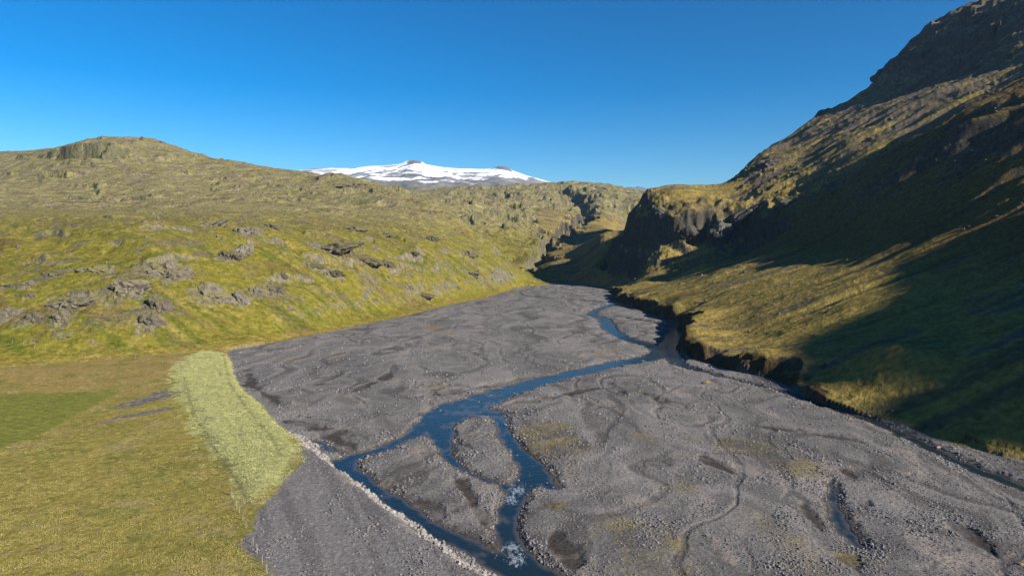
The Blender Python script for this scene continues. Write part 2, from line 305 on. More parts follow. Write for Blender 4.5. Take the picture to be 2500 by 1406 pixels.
# eroded bluff where the river cuts the foot of the right-hand slope
Zf = Z[floor]
Z[floor] = zf
outm = ~floor & (RR < 1400) & (fd < 200)
edgez = S(fd, 0, 40)
bluff_h = np.interp(Y, [120, 185, 205, 250, 290, 400, 520, 650, 720, 900], [.8, 1.0, 2.5, 5.5, 8, 8.5, 7.5, 6, 3, 0]) * rightside
bluff_h = bluff_h * (.72 + .7 * fbm(X / 40, Y / 28, 3, 262)).clip(.25, 1.3)
bl = np.clip((fd + fbm(X / 22, Y / 22, 5, 260) * 9 - .5) / (1.5 + bluff_h * .5), 0, 1) * bluff_h
base_edge = 1.6 * left * (Y < 330) + .3
ZO = Z
blend = S(fd, 0, np.where(rightside > .5, 35, 26))
tgt = np.where(rightside > .5, bl * 1.0 + .36 * np.clip(fd, 0, 60), base_edge + .22 * np.clip(fd, 0, 30))
Z = np.where(floor & (fd < 0), Z, np.where(RR < 2000, tgt * (1 - blend) + np.maximum(ZO, 0) * blend, ZO))
sel = (fd >= 0)
Z[sel] += ((fine * .42 + .20 * (fine2 - .3)) * S(fd, 0, 12) * (1 + farm * .8))[sel]
# unseen ridge added right of the camera, profile shaped to shade the near slope
hc = np.interp(Y, [-260, -160, -140, -125, -46, -42, -39, -35, -12, -6, 8, 21, 45, 70, 110, 160, 193, 235, 300], [188, 188, 180, 166, 166, 186, 187, 168, 168, 189, 194, 193, 188, 182, 177, 174, 168, 140, 60])
rid = hc + .8 * perlin(Y / 9, Y * 0 + .3, 7) - np.where(X < 420, .63, .7) * np.abs(X - 420) - .5 * np.clip(380 - X, 0, 200)
Z = np.where((X > 300) & (Y < 300), np.maximum(Z, rid), Z)
Z = np.where(fd > 0, np.maximum(Z, .15), Z)
# ------------------------------------------------------------------ slope
def slope_of(X, Y, Z):
    dXr, dXc = np.gradient(X); dYr, dYc = np.gradient(Y); dZr, dZc = np.gradient(Z)
    nx = dYr * dZc - dZr * dYc; ny = dZr * dXc - dXr * dZc; nz_ = dXr * dYc - dYr * dXc
    L = np.sqrt(nx ** 2 + ny ** 2 + nz_ ** 2) + 1e-12
    sg = np.sign(nz_); return nx / L * sg, ny / L * sg, np.abs(nz_) / L
NX, NY, NZ = slope_of(X, Y, Z)
NZr, NXr = NZ, NX
# ---- lookups on the finished ground
R_, C_ = X.shape; lrr = np.log(rr)
def gz(x, y):
    x = np.atleast_1d(np.asarray(x, float)); y = np.atleast_1d(np.asarray(y, float))
    i = np.interp(np.log(np.hypot(x, y)), lrr, np.arange(R_)).clip(0, R_ - 1.001); j = np.interp(np.arctan2(x, y), th, np.arange(C_)).clip(0, C_ - 1.001)
    i0 = i.astype(int); j0 = j.astype(int); a = i - i0; b = j - j0
    return Z[i0, j0] * (1 - a) * (1 - b) + Z[i0 + 1, j0] * a * (1 - b) + Z[i0, j0 + 1] * (1 - a) * b + Z[i0 + 1, j0 + 1] * a * b
def hit(u, v, y0=60, y1=5500):
    rx, rz = ray(u, v); ys = np.exp(np.linspace(math.log(y0), math.log(y1), 6000))
    below = (CAMH + rz * ys) < gz(rx * ys, ys)
    k_ = int(np.argmax(below)) if below.any() else len(ys) - 1
    y = ys[k_]; return Vector((rx * y, y, float(gz(rx * y, y)[0])))
OUT = [
 (400, 655, 95, 52, 'large mossy outcrop with upright joints, highest of the central cluster on the left hillside'),
 (380, 735, 62, 52, 'grey slab leaning downhill below the large central outcrop on the left hillside'),
 (362, 776, 52, 36, 'round grey knob, lowest of the central outcrop cluster on the left hillside'),
 (299, 695, 98, 44, 'broad grey outcrop just left of the slab in the central hillside cluster'),
 (165, 730, 95, 34, 'long grey slab dipping to the right, alone on the grass of the near left hillside'),
 (508, 712, 88, 40, 'bluish grey outcrop band right of the central cluster above the lower green slope'),
 (580, 722, 44, 38, 'short dark cleft crag between the bluish band and the low grey rib'),
 (623, 710, 42, 24, 'low grey rib joined to the right end of the bluish crag band'),
 (672, 706, 34, 32, 'rounded outcrop ending the crag band on its right'),
 (593, 606, 44, 46, 'upright pillar shaped outcrop under the plateau edge crags'),
 (555, 620, 58, 30, 'mossy outcrop leaning against the left of the upright pillar'),
 (689, 669, 20, 17, 'lone dark boulder on green grass above the end of the crag band'),
 (77, 772, 58, 32, 'mossy rock lump low on the slope near the left edge, left of its twin'),
 (149, 768, 58, 32, 'rock lump with dark pits below the long dipping slab'),
 (17, 760, 44, 32, 'grey outcrop cut by the left edge of the photo above the lower slope'),
 (64, 691, 34, 20, 'small rounded outcrop above the mossy lumps near the left edge'),
 (13, 698, 34, 14, 'flat pale outcrop at the left edge level with the small rounded one'),
 (73, 719, 24, 16, 'small boulder just left of the long dipping slab'),
 (141, 661, 58, 20, 'low brown ledge below the plateau near the left edge'),
 (239, 657, 78, 20, 'long low mossy ledge left of the large central outcrop'),
 (516, 544, 60, 18, 'left end of the crags along the plateau edge'),
 (597, 562, 58, 26, 'broken crag hanging from the plateau edge above the upright pillar'),
 (653, 550, 44, 13, 'thin right end of the plateau edge crags'),
 (805, 602, 100, 24, 'long brown crag slanting down to the right on the middle hillside'),
 (882, 628, 86, 24, 'thick lower end of the long slanting crag with a dark hollow'),
 (764, 645, 44, 14, 'small flat outcrop left below the long slanting crag'),
 (811, 666, 48, 12, 'thin dark ledge under the long slanting crag'),
 (145, 815, 44, 9, 'low scree covered ledge on the lower left slope'),
 (81, 830, 22, 9, 'small pale rock, lowest on the left slope'),
 (945, 640, 34, 20, 'dark boulder cluster right of the thick end of the slanting crag'),
 (1141, 616, 34, 16, 'brown knob on the spur that runs down to the valley mouth'),
 (1150, 667, 34, 12, 'grey outcrop low on the spur just above the valley mouth'),
 (937, 569, 44, 13, 'grey crag on the upper spur beside an orange scar'),
 (1052, 580, 40, 11, 'flat grey crag on the spur crest'),
 (1030, 719, 44, 10, 'low grey ledge near the foot of the slope by the riverbed'),
 (994, 697, 28, 15, 'bright grey outcrop halfway up the slope above the riverbed'),
 (1005, 616, 28, 8, 'thin pale ledge on the middle of the spur'),
 (860, 558, 48, 12, 'flat crag on the shoulder above the long slanting crag'),
 (1116, 700, 16, 10, 'small boulder low on the spur beside the riverbed'),
 (847, 449, 70, 16, 'dark flat topped knob on the skyline in front of the snow mountain'),
]
OUTP = [hit(u, v + h_ * .28) for u, v, w_, h_, _ in OUT]
# bare, broken ground round the outcrops
rockm = np.zeros(X.shape, f4)
for (u, v, pw, ph_, _), p in zip(OUT, OUTP):
    k_ = p.y / FPX; wM = pw * k_ * .5; hM = ph_ * k_ * .62
    s_ = (np.abs(X - p.x) < wM * 4 + 10) & (np.abs(Y - p.y) < 60 + wM * 4)
    dx = (X[s_] - p.x) / (wM * 1.25); dy = (Y[s_] - p.y) / (hM * 2.2 + wM * .5)
    rockm[s_] = np.maximum(rockm[s_], np.exp(-(dx * dx + dy * dy)))
rj = ridged(X / 4.5, Y / 4.5, 4, 165)
rockm = S(rockm * 1.3 + .45 * fbm(X / 7, Y / 7, 4, 167), .55, .9)
Z += rockm * (rj - .3) * 1.6
NX, NY, NZ = slope_of(X, Y, Z)
# ------------------------------------------------------------------ ground colours (reflectance, with some shade painted in on the right slope)
def c3(*a): return np.array(a, f4)
def mix(c, d, m): return c + (d - c) * m[..., None]
n1 = fbm(X / 35, Y / 35, 4, 300); n2 = fbm(X / 8, Y / 8, 4, 310); n3 = fbm(X / 1.6, Y / 1.6, 3, 320)
st = fbm(tL / 9, hL / 90, 4, 330)                                     # streaks down the left slope
stR = fbm((Y + wx * .3) / 7, X / 120, 4, 340)
grass = c3(.150, .132, .027); green_ = c3(.092, .103, .018); tan = c3(.215, .165, .055); moss = c3(.16, .158, .06)
rock = c3(.125, .108, .09); rockd = c3(.06, .055, .053); scree = c3(.105, .085, .078); brown = c3(.10, .062, .038)
COL = np.empty(X.shape + (3,), f4); COL[:] = grass
COL = mix(COL, green_, S(st * .8 + n1 * .6 - .05, -.05, .45) * (1 - farm * .8) * (1 - .5 * S(Z, 30, 70)))
COL = mix(COL, tan * .95, S(n2 * .6 + n1 * .5 - st * .4, .08, .5) * .55)
up_ = S(Z, 45, 110)
COL = mix(COL, c3(.215, .182, .105), up_ * (.82 + .3 * n1).clip(0, 1) * left)
COL = mix(COL, scree * 1.2, left * S(Z, 110, 200) * S(n1 + .5 * n2 + .1 * (1 - NZ), .0, .4) * .6)
COL = mix(COL, moss, left * S(Z, 60, 140) * S(-n1 + .6 * n2, .15, .5) * .6)
COL = mix(COL, brown * 1.1, S(fbm(X / 55, Y / 55, 4, 350), .36, .50) * .5 * left)
COL = mix(COL, c3(.105, .078, .045), lineL * left * (1 - farm) * .45 * S(n1 + n2, -.3, .3))
COL = mix(COL, c3(.12, .098, .075), left * (1 - farm) * S(fbm(tL / 40, hL / 12, 4, 355) + .3 * rj, .30, .5) * S(Z, 8, 18) * .7)
# right-hand slope
COL = mix(COL, c3(.190, .140, .048), rightside * .88)

COL = mix(COL, scree * .95, rightside * S(stR * .8 + n1 * .4 + S(Z, 80, 220) * .55, .22, .44) * .9)
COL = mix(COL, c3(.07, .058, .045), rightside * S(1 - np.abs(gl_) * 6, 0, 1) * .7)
COL = mix(COL, c3(.085, .055, .020), rightside * S(X, 165, 235) * (1 - S(Y, 640, 720)) * .8)  # slope that lies in shade: shade deepened in its colour, darker and browner
rockR = rightside
# rock where it is steep
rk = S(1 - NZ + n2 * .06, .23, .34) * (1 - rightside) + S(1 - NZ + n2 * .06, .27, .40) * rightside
rk = np.maximum(rk, rockm * .85 * S(n2 + n3 + .3, -.3, .3))
COL = mix(COL, rock * (1.15 + .35 * n3)[..., None], rk * .92)
COL = mix(COL, rockd, rk * S(n2 + n3 * .5, .1, .5) * .6)
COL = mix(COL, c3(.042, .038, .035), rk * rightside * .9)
COL = mix(COL, c3(.100, .094, .050), rk * S(RR, 900, 1400) * left * .8)
COL = mix(COL, brown * .55, rightside * (bluff_h > 2) * S(fd, -1, 0) * (1 - S(fd, 3, 8)) * .9)
COL *= (1 + .2 * n2 + .40 * n3)[..., None].clip(.45, 1.7)
COL *= np.where(left > .5, .98, 1.12)[..., None]
COL[..., 2] *= .85
# lip of dry orange grass along the foot of the left hill
COL = mix(COL, c3(.22, .16, .04) * (1 + .3 * n3)[..., None], (1 - S(np.abs(fd - 2), 1, 5 + RR / 200)) * left * (RR < 1000) * .55)
# valley floor
def cf(*a): return np.broadcast_to(c3(*a), (xf.size, 3)).copy()
m3 = fbm(xf / .8, yf / .8, 3, 400); m2 = fbm(xf / 7, yf / 7, 4, 410)
gc = cf(.122, .115, .110)
gc = mix(gc, c3(.088, .080, .077), S(-bar * .7 + bar2 * .8, -.3, .4))
gc = mix(gc, c3(.060, .053, .049), np.maximum(thin * .4, thin2 * .3))
gc = mix(gc, c3(.062, .055, .051), flo * (.62 + .4 * m2).clip(0, .9))
gc = mix(gc, c3(.185, .170, .158), edg * .45)
gc = mix(gc, c3(.072, .065, .062), S(silt, .12, .5) * .75)
gc = mix(gc, c3(.17, .155, .145), S(-silt + .2 * m2, .12, .5) * .55)
gc = mix(gc, c3(.23, .19, .16), S(-silt * .4 + fbm(xf / 12, yf / 22, 4, 470), .42, .6) * .5)
gc = mix(gc, c3(.19, .175, .163), S(bar * .5 + bar2 * .7 + .2 * wv2, .2, .6) * .7)
gc = mix(gc, c3(.050, .043, .039), hm * (.35 + .9 * S(silt + .5 * m2 + .3 * m3, -.35, .35)).clip(0, 1))
gc = mix(gc, c3(.05, .042, .036), (1 - S(ch, .2, 1.6)) * .75)
ms = fbm(xf / 14, yf / 14, 4, 420)
MOS = [(1345, 1080, 12), (1400, 1095, 6), (1570, 1075, 4), (1830, 1105, 8), (1560, 1345, 9), (1620, 1375, 6), (1360, 1245, 2.5), (1065, 940, 5), (800, 878, 7), (820, 870, 5), (1690, 1075, 3), (1060, 800, 8), (1080, 815, 7), (1480, 865, 8), (1660, 1190, 4), (1440, 1095, 3), (1060, 945, 4), (2030, 1190, 2), (2025, 1170, 2), (2090, 1370, 4), (1945, 1140, 6), (990, 1385, .1), (1900, 1300, 5), (1950, 1390, 5), (700, 880, 6)]
mo = np.full(xf.shape, 1e6, f4)
for u, v, s in MOS:
    p = fl(u, v); np.minimum(mo, np.hypot(xf - p[0], (yf - p[1]) * .6) - s, out=mo)
mo = (1 - S(mo + ms * 2, -2, 1.5)) * S(ms + m3 * .8 + m2 * .5, .0, .5) * S(ch, .2, 1)
gc = mix(gc, c3(.165, .128, .035), mo * .6)
gc = mix(gc, c3(.19, .16, .13), S(fbm(xf / 9, yf / 16, 3, 430), .5, .66) * .55 * (bench > 2))
gc *= (1 + .24 * m3 + .14 * m2)[..., None].clip(.45, 1.7)
# levee gravel, meadow, grass
fc = cf(.215, .176, .046)
fc = mix(fc, c3(.240, .172, .06), S(yf + m2 * 20, 195, 225))
fc = mix(fc, c3(.145, .138, .034), S(m2 + .7 * fbm(xf / 20, yf / 20, 3, 440), -.1, .5) * .8)
fc = mix(fc, c3(.25, .20, .09), S(fbm(xf / 14, yf / 9, 4, 442), .2, .5) * .6)
fc = mix(fc, c3(.055, .07, .012), S(fbm(xf / 1.8, yf / 1.2, 3, 445), .42, .6) * .5 * (1 - S(yf, 130, 190)))
fc = mix(fc, c3(.16, .12, .10), S(fbm(xf / 3.5, yf / 2.5, 4, 450), .55, .68) * .8 * (np.hypot(xf + 45, yf - 110) < 40))
gp = seg_sdf(xf, yf, [fl(250, 997, 2), fl(330, 980, 2), fl(415, 955, 2)], [2, 7, 9]); gp2 = seg_sdf(xf, yf, [fl(245, 1030, 2), fl(330, 1010, 2), fl(410, 993, 2)], [1.5, 4, 3])
fc = mix(fc, c3(.12, .108, .11), 1 - S(np.minimum(gp, gp2) + m2 * 2.5 + m3, -1, 1))
tr = seg_sdf(xf, yf, [fl(0, 1105, 2), fl(100, 1075, 2), fl(250, 1030, 2), fl(400, 1000, 2)], [1, 1, 1, 1])
fc = mix(fc, c3(.23, .17, .07), (1 - S(tr + m3 * .6, 0, 1.6)) * .6)
fc = mix(fc, c3(.150, .155, .032) * (1 + .07 * np.sin((xf * .35 + yf * .9) * 2.2))[..., None], 1 - S(green + m3 * .5, -.4, .4))
fc = mix(fc, mix(cf(.30, .29, .12), c3(.13, .125, .10), S(m2 + m3 * .4, .25, .6)), 1 - S(pale + m2 * 4 + m3 * 1.5, -1.5, 1.5))
trk = np.minimum(seg_sdf(xf, yf, [fl(u, v, 2.2) for u, v in [(545, 865), (560, 935), (612, 1010), (655, 1060), (690, 1120)]], [.3] * 5), seg_sdf(xf, yf, [fl(u, v, 2.2) for u, v in [(450, 920), (470, 1000), (520, 1085), (575, 1165), (610, 1230)]], [.3] * 5))
fc = mix(fc, c3(.11, .10, .05), (1 - S(trk + m3 * .4, -.1, .7)) * .5)
fc *= (1 + .20 * m3 + .1 * m2)[..., None].clip(.5, 1.6)
lv = mix(cf(.150, .139, .134), c3(.115, .106, .104), S(fbm((xf + yf * .45) / 2.5, (yf - xf) / 40, 3, 460), -.1, .4))
lv *= (1 + .28 * m3)[..., None].clip(.5, 1.6)
ground = mix(gc, fc, 1 - S(bn, -1.6, -.4))
lm_ = (1 - S(levee + m2 * 2.2 + m3 * 1.0, -.8, .8)) * (1 - S(pale + m2 * 2, -3, 0)[...]*0)
ground = mix(ground, lv, lm_ * (1 - (1 - S(pale + m2 * 2.5, -2, 1))))
tmp = COL[floor]; k = 1 - S(fdf, -1.5, 1.0); COL[floor] = mix(tmp, ground, k)
# ------------------------------------------------------------------ region of every quad -> one object each
def cen(a): return (a[:-1, :-1] + a[1:, 1:]) * .5
LEVf = np.full(X.shape, 1e3, f4); LEVf[floor] = levee; BEf = np.full(X.shape, 1e3, f4); BEf[floor] = bn
xc, yc, fc_, rc = cen(X), cen(Y), cen(fd), cen(RR); lc = cen(LEVf); bc = cen(BEf)
reg = np.zeros(xc.shape, int)                                      # 0 hillside
isfloor = (fc_ < 0) & (rc < 1150)
hill_far = (rc > 1000 + 0 * xc) & ~isfloor
reg[hill_far] = 1
reg[~isfloor & (cen(rightside) > .5)] = 2
reg[isfloor] = 3
reg[isfloor & (bc < -.2)] = 4
reg[isfloor & (lc < 0)] = 5
# ------------------------------------------------------------------ materials
def new_mat(name):
    m = bpy.data.materials.new(name); m.use_nodes = True; t = m.node_tree
    b = t.nodes['Principled BSDF']; return m, t, b
def N(t, typ, **kw):
    n = t.nodes.new(typ)
    for k_, v_ in kw.items():
        if k_ in n.inputs: n.inputs[k_].default_value = v_
        else: setattr(n, k_, v_)
    return n
def ground_mat(name, scale, dist, rough=.95, lo=.7, hi=1.3, scale2=None):
    m, t, b = new_mat(name)
    at_ = N(t, 'ShaderNodeAttribute', attribute_name='Col'); geo = N(t, 'ShaderNodeNewGeometry')
    no = N(t, 'ShaderNodeTexNoise'); no.inputs['Scale'].default_value = scale; no.inputs['Detail'].default_value = 8; no.inputs['Roughness'].default_value = .65
    t.links.new(geo.outputs['Position'], no.inputs['Vector'])
    mr = N(t, 'ShaderNodeMapRange'); mr.inputs[1].default_value = .3; mr.inputs[2].default_value = .7; mr.inputs[3].default_value = lo; mr.inputs[4].default_value = hi
    t.links.new(no.outputs['Fac'], mr.inputs[0])
    mu = N(t, 'ShaderNodeVectorMath', operation='SCALE'); t.links.new(at_.outputs['Color'], mu.inputs[0]); t.links.new(mr.outputs[0], mu.inputs['Scale'])
    t.links.new(mu.outputs[0], b.inputs['Base Color'])
    b.inputs['Roughness'].default_value = rough; b.inputs['Specular IOR Level'].default_value = .03
    bp = N(t, 'ShaderNodeBump'); bp.inputs['Strength'].default_value = 1; bp.inputs['Distance'].default_value = dist
    n2_ = N(t, 'ShaderNodeTexNoise'); n2_.inputs['Scale'].default_value = scale2 or scale * .6; n2_.inputs['Detail'].default_value = 6; n2_.inputs['Roughness'].default_value = .7
    t.links.new(geo.outputs['Position'], n2_.inputs['Vector']); t.links.new(n2_.outputs['Fac'], bp.inputs['Height']); t.links.new(bp.outputs[0], b.inputs['Normal'])
    return m
M_gravel = ground_mat('gravel', 1.8, .30, lo=.62, hi=1.4, scale2=1.6)
M_turf = ground_mat('turf', .9, .8, lo=.7, hi=1.3, scale2=.7)
M_hill = ground_mat('hill_turf_and_rock', .30, 2.2, lo=.65, hi=1.35, scale2=.22)
M_far = ground_mat('far_hill_moss', .05, 14, lo=.7, hi=1.3, scale2=.035)

def mesh_from(name, V, F, mat, cols=None, smooth=False):
    me = bpy.data.meshes.new(name); V = np.asarray(V, f4); F = np.asarray(F, np.int32); k_ = F.shape[1]
    me.vertices.add(len(V)); me.vertices.foreach_set('co', V.ravel())
    me.loops.add(F.size); me.loops.foreach_set('vertex_index', F.ravel())
    me.polygons.add(len(F)); me.polygons.foreach_set('loop_start', np.arange(0, F.size, k_, dtype=np.int32))
    me.update(calc_edges=True)
    if smooth: me.polygons.foreach_set('use_smooth', np.ones(len(F), bool))
    else: me.polygons.foreach_set('use_smooth', np.zeros(len(F), bool))
    if cols is not None:
        ca = me.color_attributes.new('Col', 'FLOAT_COLOR', 'POINT')
        ca.data.foreach_set('color', np.hstack([cols, np.ones((len(cols), 1), f4)]).astype(f4).ravel())
    if mat: me.materials.append(mat)
    return me
def link(name, me, parent=None, **props):
    o = bpy.data.objects.new(name, me); C.collection.objects.link(o)
    if parent is not None: o.parent = parent
    for k_, v_ in props.items(): o[k_] = v_
    return o
R_, C_ = X.shape
idx = np.arange(R_ * C_).reshape(R_, C_)
quads = np.stack([idx[:-1, :-1], idx[:-1, 1:], idx[1:, 1:], idx[1:, :-1]], -1)
allV = np.stack([X, Y, Z], -1).reshape(-1, 3).astype(f4); allC = COL.reshape(-1, 3).clip(.004, .8)
REG = [('grassy_hillside', M_hill, 'sunlit green hillside with grey rock outcrops left of the riverbed', 'hillside'),
       ('distant_hills', M_far, 'hazy brown and green hills and canyon below the snow mountain', 'hills'),
       ('mountain_slope', M_hill, 'steep dark mountainside in shade with a lit grassy foot on the right', 'mountain'),
       ('riverbed', M_gravel, 'wide grey gravel riverbed with dry braided channels', 'riverbed'),
       ('meadow', M_turf, 'yellow green meadow beside the gravel levee', 'meadow'),
       ('gravel_levee', M_gravel, 'flat grey gravel levee top between meadow and river', 'levee')]
for i, (nm, mt, lab, cat) in enumerate(REG):
    Fq = quads[reg == i]
    if not len(Fq): continue
    us, inv = np.unique(Fq.ravel(), return_inverse=True)
    me = mesh_from(nm, allV[us], inv.reshape(-1, 4)[:, ::-1], mt, allC[us], smooth=True)
    link(nm, me, kind='structure', label=lab, category=cat)
# ------------------------------------------------------------------ snow mountain
sk = np.array([(-400, 430), (500, 425), (640, 420), (720, 416), (760, 413), (800, 412), (860, 411), (900, 406), (950, 404), (975, 401), (990, 396), (1012, 394), (1030, 397), (1040, 402), (1080, 409), (1120, 412), (1180, 413), (1205, 411), (1220, 409), (1240, 412), (1255, 418), (1290, 430), (1330, 441), (1360, 449), (1420, 452), (1500, 457), (1580, 464), (1700, 470), (2600, 500)], float)
sb = [ray(u, v) for u, v in sk]; sbx = np.array([s_[0] for s_ in sb]); sbt = np.array([s_[1] for s_ in sb])
gu = np.linspace(-.55, .42, int(700 * QF)); gs = np.concatenate([np.linspace(0, 1, int(110 * QF)), np.linspace(1, 2, 14)[1:]])
GU, GS = np.meshgrid(gu, gs)
GY = np.where(GS < 1, 5900 + 2600 * GS, 8500 + 3000 * (GS - 1)); GX = GU * GY
tt = np.interp(GU, sbx, sbt)
t0_ = .07
tcur = np.where(GS < 1, t0_ + (tt - t0_) * GS ** .8, tt - .06 * (GS - 1))
gn = fbm(GX / 420, GY / 420, 5, 500); gr = ridged(GX / 700, GY / 500, 5, 510)
GZ = CAMH + tcur * GY + (gn * 45 + gr * 40 - 15) * np.clip(np.minimum(GS * 6, (1.02 - GS) * 4), 0, 1)
# two rock knobs on the crest
for u_, h_, w_ in [(1008, 10, 120), (1225, 14, 110), (785, 8, 200)]:
    kx = ray(u_, 400)[0] * 8450
    GZ += h_ * np.exp(-((GX - kx) / w_) ** 4 - ((GY - 8450) / 260) ** 2) * (.5 + 1.2 * gr)
gX, gY_, gZ_ = slope_of(GX, GY, GZ)
hb = GS + gn * .12
snow = S(hb + fbm(GX / 500, GY / 160, 4, 520) * .42, .42, .66)
snow *= 1 - S(fbm(GX / 330, GY / 120, 5, 530) + .25 * (1 - S(hb, .6, .9)), .14, .40) * .95
snow *= 1 - S(1 - gZ_, .14, .26)
for u_, w_ in [(1012, 105), (1232, 120)]:
    kx = ray(u_, 400)[0] * 8450; snow *= 1 - S(1 - np.hypot((GX - kx) / w_, (GY - 8380) / 210) + gn * .35, 0, .25)
xl = GX / GY
snow *= 1 - S(-xl + gn * .05, .24, .29) * .55
snow *= 1 - S(xl, .055, .075)
snow *= 1 - S(xl + (1 - GS) * .15 + gn * .05, .045, .07) * .9
gcol = np.empty(GX.shape + (3,), f4); gcol[:] = (.11, .105, .10)
gcol = mix(gcol, c3(.13, .115, .07), 1 - S(GS, .15, .45))
gcol *= (1 + .35 * fbm(GX / 120, GY / 60, 4, 540))[..., None]
gcol = mix(gcol, c3(.86, .88, .92), snow)
M_snow, t_, b_ = new_mat('snow_and_lava_rock')
a_ = N(t_, 'ShaderNodeAttribute', attribute_name='Col'); t_.links.new(a_.outputs['Color'], b_.inputs['Base Color']); b_.inputs['Roughness'].default_value = .8
bp_ = N(t_, 'ShaderNodeBump'); bp_.inputs['Distance'].default_value = 12; bp_.inputs['Strength'].default_value = .5
nn = N(t_, 'ShaderNodeTexNoise'); nn.inputs['Scale'].default_value = .02; nn.inputs['Detail'].default_value = 6; ge = N(t_, 'ShaderNodeNewGeometry')
t_.links.new(ge.outputs['Position'], nn.inputs['Vector']); t_.links.new(nn.outputs['Fac'], bp_.inputs['Height']); t_.links.new(bp_.outputs[0], b_.inputs['Normal'])
r2, c2 = GX.shape; id2 = np.arange(r2 * c2).reshape(r2, c2)
q2 = np.stack([id2[:-1, :-1], id2[1:, :-1], id2[1:, 1:], id2[:-1, 1:]], -1).reshape(-1, 4)[:, ::-1]
me = mesh_from('snow_mountain', np.stack([GX, GY, GZ], -1).reshape(-1, 3), q2, M_snow, gcol.reshape(-1, 3), smooth=True)
link('snow_mountain', me, kind='structure', label='distant snow covered mountain with two dark rocky tops', category='mountain')
# ------------------------------------------------------------------ river water
CHf = np.full(X.shape, 1e3, f4); CHf[floor] = ch
wq = quads[(cen(CHf) < 2.2) & (xc ** 2 + yc ** 2 < 1e6)]
us, inv = np.unique(wq.ravel(), return_inverse=True)
wv_ = allV[us].copy(); wz = wv_[:, 2].copy(); wv_[:, 2] = -.33
dep = S(-.33 - wz, 0.0, .55)[:, None]
shal = S(fbm(wv_[:, 0] / 4, wv_[:, 1] / 6, 4, 605) + .5 * np.exp(-((wv_[:, 0] + 8) / 12) ** 2 - ((wv_[:, 1] - 197) / 14) ** 2), .25, .7)[:, None] * .8
dep = dep * (1 - shal)
wcol = c3(.060, .054, .047) * (1 - dep) + c3(.010, .018, .022) * dep
foam = np.zeros(len(us), f4)
FO = [(1262, 1192, 2.3, 4.2), (1248, 1215, 1.8, 3.5), (1250, 1330, 2.2, 3.2), (1262, 1360, 2, 3.5), (2165, 1050, 1.0, 5), (2215, 1072, 1, 5), (2330, 1128, .8, 4), (1572, 880, 1.5, 6), (1650, 815, 3, 14), (1245, 1025, 1.5, 8), (1600, 845, 2, 8), (980, 1250, .5, 2)]
for u, v, sx_, sy_ in FO:
    p = fl(u, v); foam = np.maximum(foam, np.exp(-((wv_[:, 0] - p[0]) / sx_) ** 2 - ((wv_[:, 1] - p[1]) / sy_) ** 2))
fn = fbm(wv_[:, 0] * 1.6, wv_[:, 1] * .8, 3, 600)
edgef = S(-.33 - wz, .02, .1) * (1 - S(-.33 - wz, .1, .3))
foam = (foam * .95 + fn * .5).clip(0, 1) * S(foam, .08, .4)
foam = np.maximum(foam, S(fn, .42, .6) * .35 * edgef)

M_water, t_, b_ = new_mat('river_water')
a_ = N(t_, 'ShaderNodeAttribute', attribute_name='Col'); fa = N(t_, 'ShaderNodeAttribute', attribute_name='foam'); fx_ = N(t_, 'ShaderNodeTexNoise'); fx_.inputs['Scale'].default_value = 3.2; fx_.inputs['Detail'].default_value = 6; fx_.inputs['Roughness'].default_value = .7
g3 = N(t_, 'ShaderNodeNewGeometry'); mp = N(t_, 'ShaderNodeMapping'); mp.inputs['Scale'].default_value = (1.5, .5, 1); t_.links.new(g3.outputs['Position'], mp.inputs['Vector']); t_.links.new(mp.outputs[0], fx_.inputs['Vector'])
fm = N(t_, 'ShaderNodeMath', operation='MULTIPLY_ADD'); t_.links.new(fa.outputs['Fac'], fm.inputs[0]); fm.inputs[1].default_value = .42; t_.links.new(fx_.outputs['Fac'], fm.inputs[2])
fr = N(t_, 'ShaderNodeMapRange'); fr.inputs[1].default_value = .78; fr.inputs[2].default_value = 1.15; t_.links.new(fm.outputs[0], fr.inputs[0])
fxm = N(t_, 'ShaderNodeMix', data_type='RGBA'); t_.links.new(fr.outputs[0], fxm.inputs['Factor']); t_.links.new(a_.outputs['Color'], fxm.inputs['A']); fxm.inputs['B'].default_value = (.55, .6, .62, 1)
t_.links.new(fxm.outputs['Result'], b_.inputs['Base Color'])
b_.inputs['Roughness'].default_value = .12; b_.inputs['IOR'].default_value = 1.33; b_.inputs['Specular IOR Level'].default_value = .4
bp_ = N(t_, 'ShaderNodeBump'); bp_.inputs['Distance'].default_value = .10; bp_.inputs['Strength'].default_value = 1
nn = N(t_, 'ShaderNodeTexNoise'); nn.inputs['Scale'].default_value = 1.1; nn.inputs['Detail'].default_value = 4; ge = N(t_, 'ShaderNodeNewGeometry')
t_.links.new(ge.outputs['Position'], nn.inputs['Vector']); t_.links.new(nn.outputs['Fac'], bp_.inputs['Height']); t_.links.new(bp_.outputs[0], b_.inputs['Normal'])
me = mesh_from('river_water', wv_, inv.reshape(-1, 4)[:, ::-1], M_water, wcol, smooth=True)
fat = me.attributes.new('foam', 'FLOAT', 'POINT'); fat.data.foreach_set('value', foam.astype(f4))
link('river_water', me, kind='structure', label='dark blue braided river channels winding through the gravel', category='river')
